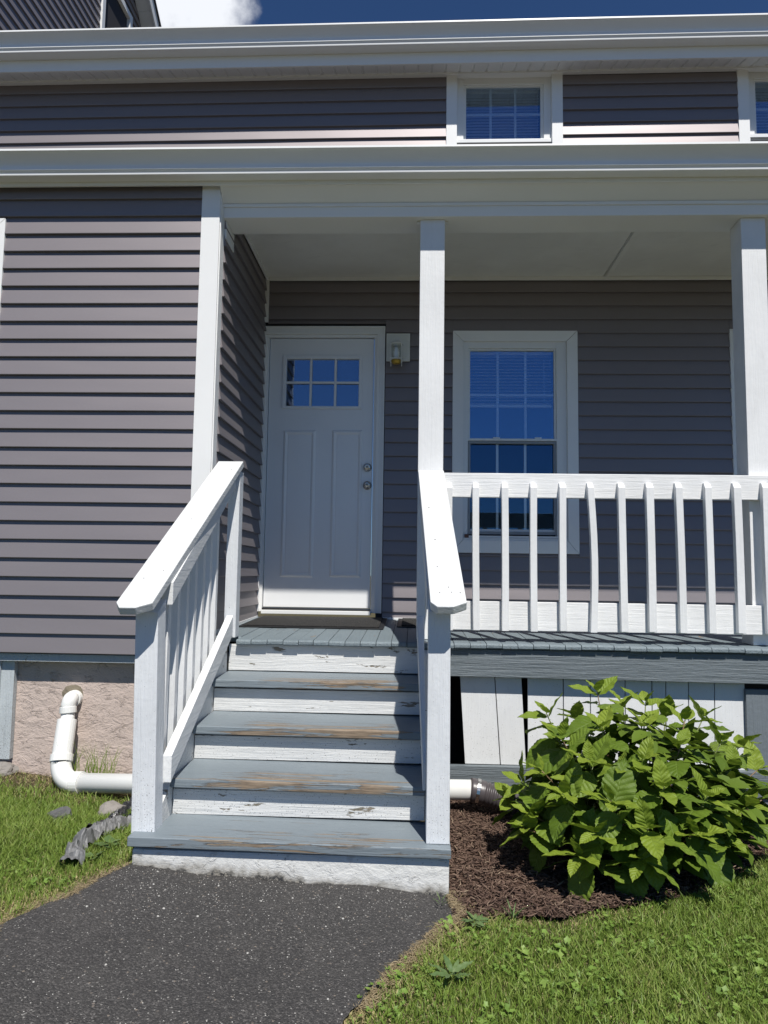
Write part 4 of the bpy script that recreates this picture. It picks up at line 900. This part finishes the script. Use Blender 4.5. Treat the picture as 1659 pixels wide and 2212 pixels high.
def blades(name, n, dom, accept, hmin, hmax, wd, dryfn, label=None):
    xs_ = rng.uniform(dom[0], dom[1], n); ys_ = rng.uniform(dom[2], dom[3], n)
    keep = np.array([accept(a, b) for a, b in zip(xs_, ys_)]) > rng.uniform(0, 1, n); xs_, ys_ = xs_[keep], ys_[keep]; n = len(xs_)
    pat = nz2(xs_, ys_, 3.2, 5); pat2 = nz2(xs_, ys_, 11, 2)
    z0 = np.array([gz(a, b) for a, b in zip(xs_, ys_)])-.004
    h = rng.uniform(hmin, hmax, n)*(1+.45*pat+.35*pat2); dry = np.clip(dryfn(xs_, ys_)+.22*pat2, 0, 1)
    isdry = rng.uniform(0, 1, n) < dry; h = np.where(isdry, h*.55, h)
    th = rng.uniform(0, 2*np.pi, n); lean = rng.uniform(.15, 1.3, n)*h*np.where(isdry, 1.5, .85); w_ = rng.uniform(.6, 1.3, n)*wd
    lx, ly = np.cos(th)*lean, np.sin(th)*lean; ph = rng.uniform(0, 2*np.pi, n); wx, wy = np.cos(ph)*w_/2, np.sin(ph)*w_/2
    P0 = np.stack([xs_-wx, ys_-wy, z0], 1); P1 = np.stack([xs_+wx, ys_+wy, z0], 1)
    mx_, my_, mz_ = xs_+lx*.35, ys_+ly*.35, z0+h*.6
    P2 = np.stack([mx_+wx*.8, my_+wy*.8, mz_], 1); P3_ = np.stack([mx_-wx*.8, my_-wy*.8, mz_], 1); P4 = np.stack([xs_+lx, ys_+ly, z0+h*np.where(isdry, .5, .95)], 1)
    V = np.stack([P0, P1, P2, P3_, P4], 1).reshape(-1, 3); b = np.arange(n)*5
    q = np.stack([b, b+1, b+2, b+3], 1); t = np.stack([b+3, b+2, b+4], 1)
    tint = np.where(isdry, rng.uniform(.74, 1, n), np.clip(rng.normal(.30, .17, n)+.18*pat, 0, .66))
    o = bulk(name, V, [q, t], 0, 'grass', np.repeat(tint, 5)); return o
def acc_right(x, y):
    xr = edge_x(PR, y)+frx(y, 7) if y < 2.95 else .17
    d1 = x-xr
    if d1 < -.012: return 0
    if x > .12:
        d2 = mulch_y(x)-y
        if d2 < -.10: return 0
        if d2 < .015: return .10
        return 1
    return 1 if y < 2.95 else 0
def dry_right(x, y):
    r = np.array([edge_x(PR, b) for b in y]); d = x-r; dm = np.array([mulch_y(a) for a in x])-y
    return .06+1.0*np.exp(-np.clip(d, 0, 9)/.10)*(y < 2.9)+.9*np.exp(-np.clip(dm, 0, 9)/.07)*(x > .1)*np.where(x < .9, 1, .35)
blades('grass', 150000, (-.5, 2.0, 1.85, 3.75), acc_right, .018, .044, .0034, dry_right)
def acc_left(x, y):
    if y > 4.06 or x > -1.10 and y > 2.86: return 0
    if y < 2.9 and x > edge_x(PL, y)+frx(y, 1)+.010: return 0
    if y > 3.80: return .22
    if y > 3.62: return .5
    return 1
def dry_left(x, y):
    e = np.array([edge_x(PL, b) for b in y]); d = e-x
    return .10+.55*np.exp(-np.clip(d, 0, 9)/.16)+.75*np.exp(-np.clip(3.95-y, 0, 9)/.16)+.25*np.clip((2.95-y)/.4, 0, 1)
blades('grass', 125000, (-3.1, -1.02, 2.35, 4.08), acc_left, .024, .054, .0034, dry_left)
blades('grass', 45000, (-3.1, -1.0, 1.2, 2.35), acc_left, .024, .054, .0045, dry_left)
blades('grass', 18000, (-5.5, -3.1, 1.8, 4.0), lambda x, y: 1, .03, .06, .008, lambda x, y: .1+0*x)
blades('grass', 26000, (2.0, 5.0, 1.6, 3.9), lambda x, y: 1, .03, .07, .008, lambda x, y: .05+0*x)
# taller tuft behind the pipe elbow
def tuft(px, Y, n, h, spread, label):
    m = MB(); p = onY(px, 1690, Y); 
    for i in range(n):
        x0_ = p[0]+random.gauss(0, spread); y0_ = Y+random.uniform(-.03, .03); z0_ = gz(x0_, y0_); hh = h*random.uniform(.35, 1); a = random.uniform(-1, 1)*.6; wv = .0016
        tx_, ty_ = x0_+math.sin(a)*hh*.9+.02, y0_-random.uniform(0, .06); b = len(m.v)
        m.v += [(x0_-wv, y0_, z0_), (x0_+wv, y0_, z0_), (x0_+(tx_-x0_)*.4+wv, (y0_+ty_)/2, z0_+hh*.6), (x0_+(tx_-x0_)*.4-wv, (y0_+ty_)/2, z0_+hh*.6), (tx_, ty_, z0_+hh)]
        m.f += [[b, b+1, b+2, b+3], [b+3, b+2, b+4]]
    me = m.build('grass_tuft', 'grass'); at = me.data.attributes.new('tint', 'FLOAT', 'POINT'); at.data.foreach_set('value', [random.uniform(.1, .75) for _ in me.data.vertices])
    return tag(me, label, 'grass tuft')
tuft(190, 3.97, 90, .28, .085, 'long thin grass tuft growing behind the drain pipe against the foundation')
# ground ivy: small scalloped leaves in drifts
def ivy(name, n, dom, accept, smin, smax, thr):
    xs_ = rng.uniform(dom[0], dom[1], n); ys_ = rng.uniform(dom[2], dom[3], n); d = nz2(xs_, ys_, 4.2, 11)+.6*nz2(xs_, ys_, 15, 3)
    k = (d > thr) & np.array([accept(a, b) > .5 for a, b in zip(xs_, ys_)]); xs_, ys_ = xs_[k], ys_[k]; n = len(xs_)
    V = []; Fq = []; T = []; ns = 9
    for i in range(n):
        r_ = rng.uniform(smin, smax); z_ = gz(xs_[i], ys_[i])+rng.uniform(.010, .028); nx_, ny_ = rng.normal(0, .35, 2); ph = rng.uniform(0, 6.28)
        c_ = len(V); V.append((xs_[i], ys_[i], z_-.003)); tt = np.clip(rng.normal(.45, .25), 0, 1); T.append(tt)
        for j in range(ns):
            a = ph+j*2*math.pi/ns*.93; q = r_*(1+.16*math.cos(j*math.pi)) ; ux, uy = math.cos(a)*q, math.sin(a)*q
            V.append((xs_[i]+ux, ys_[i]+uy, z_+nx_*ux+ny_*uy)); T.append(tt)
            if j < ns-1: Fq.append((c_, c_+1+j, c_+2+j))
    return bulk(name, np.array(V), [np.array(Fq)], 0, 'ivy', np.array(T))
ivy('ground_ivy', 5200, (-.2, 1.9, 2.05, 3.4), acc_right, .005, .012, .02)
ivy('ground_ivy', 260, (-1.7, -1.1, 2.6, 3.0), acc_left, .005, .011, .1)
# mulch chips
def slivers(name, n, fn, mat, lmin, lmax, wmin, wmax, skew=1.0):
    P = np.array([fn() for _ in range(n)]); l = rng.uniform(lmin, lmax, n)*rng.uniform(.5, 1, n); w_ = rng.uniform(wmin, wmax, n)
    a = rng.uniform(0, 2*np.pi, n); el = rng.normal(0, .28, n)
    D = np.stack([np.cos(a)*np.cos(el), np.sin(a)*np.cos(el), np.sin(el)], 1); S = np.stack([-np.sin(a), np.cos(a), rng.normal(0, .3, n)], 1); U = np.cross(D, S)
    bend = rng.normal(0, .12, n)[:, None]*l[:, None]*S
    V = []
    for t, k, bf in ((-.5, .55, 0), (0, 1, 1), (.5, .4, 0)):
        c_ = P+D*(l*t)[:, None]+bend*bf
        for s_, u_ in ((-1, -.5), (1, -.5), (.8, .5), (-.8, .5)): V.append(c_+S*(w_*k*s_*.5)[:, None]+U*(w_*k*u_*.55)[:, None])
    V = np.stack(V, 1).reshape(-1, 3); b = np.arange(n)*12; q = []
    for r_ in (0, 4):
        for i in range(4): j = (i+1) % 4; q.append(np.stack([b+r_+i, b+r_+j, b+r_+4+j, b+r_+4+i], 1))
    q.append(np.stack([b+3, b+2, b+1, b], 1)); q.append(np.stack([b+8, b+9, b+10, b+11], 1))
    return bulk(name, V, [np.concatenate(q)], 0, mat, np.repeat(np.clip(rng.normal(.40, .22, n), 0, 1), 12))
def mpt():
    while True:
        x = random.uniform(.165, 1.9) if random.random() < .75 else random.uniform(.165, .9); y = random.uniform(2.7, 4.02)
        if y > mulch_y(x)-.015: return (x, y, gz(x, y)+.010+random.random()**2*.022+.022*noise.noise(Vector((x*3.1, y*3.1, 2))))
slivers('mulch_chips', 17000, mpt, 'mulch', .018, .060, .0022, .0065)
def dirtpt():
    x = random.uniform(-3, -1.05); y = random.uniform(3.72, 4.07); return (x, y, gz(x, y)+random.uniform(0, .012))
slivers('dead_grass_litter', 3000, dirtpt, 'mulch', .02, .06, .0012, .003)
# pale stone chips scattered over the asphalt
def chips():
    V = []; Fq = []; T = []
    for i in range(1150):
        py = random.uniform(1880, 2300) if i > 650 else 1880+abs(random.gauss(0, 70)); px = random.uniform(0, 960) if i > 650 else random.uniform(240, 900)
        p = G(px, py); 
        if not (edge_x(PL, p[1])+.02 < p[0] < edge_x(PR, p[1])-.02 and p[1] < 2.86): continue
        r_ = random.choice((.0012, .0014, .0018, .002, .0025)) if random.random() < .965 else random.uniform(.003, .0055)
        c_ = len(V); k = 5; a0 = random.random()*6
        z_ = p[2]+.010+.016*noise.noise(Vector((p[0]*3.1, p[1]*3.1, 2)))
        for j in range(k): a = a0+j*2*math.pi/k; q = r_*random.uniform(.7, 1.3); V.append((p[0]+math.cos(a)*q, p[1]+math.sin(a)*q, z_-.001))
        for j in range(k): a = a0+j*2*math.pi/k; q = r_*.6; V.append((p[0]+math.cos(a)*q, p[1]+math.sin(a)*q, z_+r_*.5))
        for j in range(k): Fq.append((c_+j, c_+(j+1) % k, c_+k+(j+1) % k)); Fq.append((c_+j, c_+k+(j+1) % k, c_+k+j))
        for j in range(1, k-1): Fq.append((c_+k, c_+k+j, c_+k+j+1))
    bulk('stone_chips', np.array(V), [np.array(Fq)], 0, 'white_chip', np.zeros(len(V)))
chips()

# ------------------------------------------------------------------ hydrangea
def leaf_mesh(name, mat, fold=.28, droop=.35, wid=.60, twist=0.0, seed=0):
    rows_, cols_ = 23, 7; V = []; Fq = []; UV = []
    for i in range(rows_):
        t = i/(rows_-1)
        wv = wid*.5*(math.sin(math.pi*min(1, t**.78*.985+.012))**.80)*(1-.25*t) if 0 < t < 1 else .004
        if t > .84: wv *= max(.05, 1-((t-.84)/.16)**1.0*.75)
        for j in range(cols_):
            u = (j/(cols_-1)-.5)*2; edge = abs(u) > .99
            ww = wv*(1+(.045 if (i % 2) else -.03)*(1 if edge else 0)); x = u*ww
            ang = droop*t*t; y = math.sin(ang*1.0)/max(ang, 1e-3)*t if ang > 1e-3 else t
            z_ = -droop*.5*t*t + fold*abs(x)*(1-.3*t) - .45*x*x*(1 if fold > 0 else 0)+.018*math.sin(t*19+abs(u)*2.5)*abs(u)+.03*noise.noise(Vector((x*4, t*4, seed)))
            V.append((x+twist*t*z_, y, z_)); UV.append((u, t))
    for i in range(rows_-1):
        for j in range(cols_-1): a = i*cols_+j; Fq.append((a, a+1, a+cols_+1, a+cols_))
    me = bpy.data.meshes.new(name); me.from_pydata(V, [], Fq); me.materials.append(MATS[mat])
    uvl = me.uv_layers.new(name='UVMap')
    for l in me.loops: uvl.data[l.index].uv = UV[l.vertex_index]
    me.polygons.foreach_set('use_smooth', [True]*len(me.polygons)); return me
LM = [leaf_mesh('leaf', 'leaf', .26, .35, .76, .1, 1), leaf_mesh('leaf', 'leaf', .20, .55, .78, -.2, 2), leaf_mesh('leaf', 'leaf', .30, .25, .72, .3, 3), leaf_mesh('leaf', 'leaf', .15, .70, .76, 0, 4)]
LY = [leaf_mesh('leaf', 'leaf_young', .45, .25, .62, 0, 5), leaf_mesh('leaf', 'leaf_young', .40, .1, .60, 0, 6)]
BX, BY = 1.02, 3.36; bz_ = gz(BX, BY)
bush = empty('hydrangea_bush', (BX, BY, bz_), 'large leafy green hydrangea bush growing in the mulch in front of the porch skirting', 'bush')
def basis(d, up, roll=0):
    d = d.normalized(); s = d.cross(up)
    if s.length < 1e-4: s = d.cross(Vector((1, 0, 0)))
    s.normalize(); n_ = s.cross(d); M3 = Matrix((s, d, n_)).transposed(); return (M3 @ Matrix.Rotation(roll, 3, 'Y')).to_4x4()
leafcount = 0
def put_leaf(me, pos, d, up, size, roll):
    global leafcount
    o = bpy.data.objects.new('leaf', me); C.objects.link(o); o.parent = bush
    M4 = Matrix.Translation(pos-bush.location) @ basis(d, up, roll) @ Matrix.Diagonal((size, size, size, 1)); o.matrix_local = M4; leafcount += 1
random.seed(21)
tips = []
# hand-set crown tips (picture x, picture y, depth), then the filling ones
for (px, py, Y) in ((1290, 1492, 3.42), (1180, 1540, 3.36), (1395, 1515, 3.50), (1212, 1592, 3.20), (1300, 1570, 3.22), (1385, 1560, 3.32), (1480, 1555, 3.46), (1520, 1548, 3.60), (1270, 1640, 3.02),
                    (1170, 1665, 3.12), (1125, 1690, 3.20), (1390, 1640, 3.02), (1470, 1610, 3.20), (1560, 1600, 3.42), (1585, 1655, 3.30), (1640, 1660, 3.45), (1215, 1715, 2.96), (1435, 1700, 2.90), (1320, 1730, 2.86),
                    (1530, 1720, 3.02), (1620, 1740, 3.20), (1150, 1760, 3.06), (1290, 1800, 2.86), (1400, 1790, 2.84), (1500, 1800, 2.92), (1240, 1690, 3.06), (1345, 1660, 2.98), (1345, 1520, 3.62), (1440, 1540, 3.62), (1600, 1610, 3.62), (1100, 1725, 3.26), (1240, 1545, 3.62), (1580, 1800, 3.05), (1135, 1790, 3.05), (1250, 1850, 2.88), (1390, 1855, 2.84), (1660, 1720, 3.35)):
    tips.append(Vector(onY(px, py, Y)))
for ti, T_ in enumerate(tips):
    ang = math.atan2(T_.y-BY, T_.x-BX); rad = math.hypot(T_.y-BY, T_.x-BX)
    root = Vector((BX+.10*math.cos(ang)*random.uniform(.3, 1.2), BY+.10*math.sin(ang)*random.uniform(.3, 1.2), bz_))
    top = T_.copy(); ctrl = root.lerp(top, .45)+Vector((0, 0, -.02+.12*(top.z-bz_)))
    ctrl.x = root.x+(top.x-root.x)*.55; ctrl.y = root.y+(top.y-root.y)*.55
    path = arc(root, ctrl, top, 12)
    MB().tube(path, [.0055-.003*i/11 for i in range(12)], 6).build('stem', 'stem' if ti % 3 else 'stem_brown', bush, smooth=True)
    length = sum((path[i+1]-path[i]).length for i in range(11)); ph = random.uniform(0, math.pi)
    ax = (path[-1]-path[-3]).normalized(); outw = Vector((math.cos(ang), math.sin(ang), 0))
    # terminal rosette of young leaves, then opposite pairs down the stem
    nn = 0; dist = 0.0; dists = [.0, .022, .070, .135]
    for lev, dd in enumerate(dists[:4]):
        if leafcount >= 296: break
        f = 1-dd/max(length, .2)
        if f < .3: break
        k = f*11; i = int(min(k, 10)); pos = path[i].lerp(path[i+1], k-i)
        base_a = ph+lev*math.pi/2+random.uniform(-.25, .25)
        for sgn in (0, math.pi):
            if leafcount >= 296: break
            a = base_a+sgn; side = Vector((math.cos(a), math.sin(a), 0)); side = (side-ax*side.dot(ax)).normalized()
            upw = (1.3, .80, .38, .05, -.4)[lev]
            size = (.088, .128, .162, .178, .165)[lev]*random.uniform(.85, 1.18)
            d = (side+ax*upw*.75+Vector((0, 0, 1))*(-.02 if lev < 2 else -.20)+outw*.18).normalized()
            mesh = random.choice(LY) if lev < 2 else random.choice(LM)
            up_ = Vector((0, 0, 1)) if abs(d.z) < .9 else -side
            put_leaf(mesh, pos+side*.004+d*(.0 if lev < 2 else .012), d, up_ if lev else (ax*.3-side).normalized()*-1 if False else Vector((0, 0, 1)), size, random.uniform(-.35, .35))
            if lev > 1: MB().tube([pos, pos+d*.02], [.0018, .0012], 5).build('leaf_stalk', 'stem', bush)
# foliage deep inside, its shade put into darker greens: past the count of single leaves, one mesh
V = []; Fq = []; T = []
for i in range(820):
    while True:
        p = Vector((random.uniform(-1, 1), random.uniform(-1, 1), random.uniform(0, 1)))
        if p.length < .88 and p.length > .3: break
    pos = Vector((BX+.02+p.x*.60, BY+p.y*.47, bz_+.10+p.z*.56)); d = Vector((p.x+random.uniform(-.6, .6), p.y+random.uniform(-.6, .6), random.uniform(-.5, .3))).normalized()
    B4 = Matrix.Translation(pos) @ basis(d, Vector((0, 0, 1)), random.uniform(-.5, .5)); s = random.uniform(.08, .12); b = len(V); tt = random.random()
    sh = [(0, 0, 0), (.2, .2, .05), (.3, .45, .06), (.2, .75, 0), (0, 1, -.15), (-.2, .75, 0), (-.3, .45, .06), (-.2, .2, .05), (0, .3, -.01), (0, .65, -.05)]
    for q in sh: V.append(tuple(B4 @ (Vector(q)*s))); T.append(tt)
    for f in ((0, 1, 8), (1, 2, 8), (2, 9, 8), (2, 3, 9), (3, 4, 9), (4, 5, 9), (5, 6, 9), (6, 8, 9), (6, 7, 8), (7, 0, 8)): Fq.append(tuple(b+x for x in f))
o = bulk('inner_foliage', np.array(V)-np.array(bush.location), [np.array(Fq)], 0, 'leaf_shade', np.array(T)); o.parent = bush
# ------------------------------------------------------------------ small weeds
def weed(px, py, n, size, label, name='weed', upw=.35, long=False):
    p = Vector(G(px, py)); t = empty(name, p, label, 'weed')
    for i in range(n):
        a = i*2.4+random.random()*.4; d = Vector((math.cos(a), math.sin(a), upw+random.uniform(-.1, .3))).normalized()
        me = WM[1] if long else WM[0]
        o = bpy.data.objects.new('leaf', me); C.objects.link(o); o.parent = t; s = size*random.uniform(.6, 1.1)
        o.matrix_local = Matrix.Translation(Vector((0, 0, .012+.02*(i/n)))+d*.008) @ basis(d, Vector((0, 0, 1)), random.uniform(-.3, .3)) @ Matrix.Diagonal((s, s, s, 1))
WM = [leaf_mesh('leaf', 'weed', .2, .5, .34, 0, 8), leaf_mesh('leaf', 'weed', .5, .4, .10, 0, 9)]
LB = leaf_mesh('leaf', 'weed', .2, .3, .85, 0, 12)
weed(1025, 2015-8, 15, .055, 'low toothed rosette weed in the mulch right of the step base')
weed(1108, 2000, 8, .085, 'thin upright grassy weed in the mulch near the bush shadow', 'weed', 1.4, True)
weed(952, 1966, 9, .04, 'small pale weed at the right corner of the step base', 'weed', 1.0, True)
WM[0] = LB; weed(238, 1838, 9, .06, 'bright round leaved weed under the left end of the bottom step')
weed(205, 1862, 6, .045, 'small round leaved weed beside the crumpled plastic')
WM[0] = leaf_mesh('leaf', 'weed', .3, .3, .30, 0, 15); weed(978, 2140-185+170, 9, .075, 'dandelion rosette in the lawn at the edge of the asphalt')

# dead clippings caught along both edges of the asphalt, nail heads in the painted boards
def edgept():
    side = random.random() < .5; y = random.uniform(2.1, 2.9)
    x = (edge_x(PL, y)+frx(y, 1)-abs(random.gauss(0, .025))+.010) if side else (edge_x(PR, y)+frx(y, 7)+abs(random.gauss(0, .028))-.012)
    return (x, y, gz(x, y)+.006+random.random()*.010)
slivers('dead_grass_litter', 5200, edgept, 'grass_litter', .012, .045, .0008, .0022)
def nail(px, py, Y, nm='nail_head', par=steps, r_=.0028, dirn=(0, -1, 0)):
    p = Vector(onY(px, py, Y)); d = Vector(dirn); MB().tube([p, p+d*.0015], r_, 8).build(nm, 'black', par)
capn = (Vector((0, -sR, 1))).normalized()
def capz(y): return cr0[2]+sR*(y-2.80)
for u, y in ((.28, 2.86), (.55, 2.90), (.62, 2.865), (.86, 2.862), (.3, 3.05), (.33, 3.28), (.25, 3.6)):
    f = (y-2.8)/1.278; x = cr0[0]+(tr0[0]-cr0[0])*f; x2 = cr1[0]+(tr1[0]-cr1[0])*f
    p = Vector((x+(x2-x)*u, y, capz(y)-.0002)); MB().tube([p, p+capn*.0012], .0026, 8).build('nail_head', 'black', steps)
for u, y in ((.3, 2.95), (.72, 3.0), (.5, 3.4), (.75, 3.9)):
    f = (y-2.8)/1.2; x = cl0[0]+(tl0[0]-cl0[0])*f; x2 = cl1[0]+(tl1[0]-cl1[0])*f
    p = Vector((x+(x2-x)*u, y, cl0[2]+sL*(y-2.8)-.0002)); MB().tube([p, p+capn*.0012], .0024, 8).build('nail_head', 'black', steps)
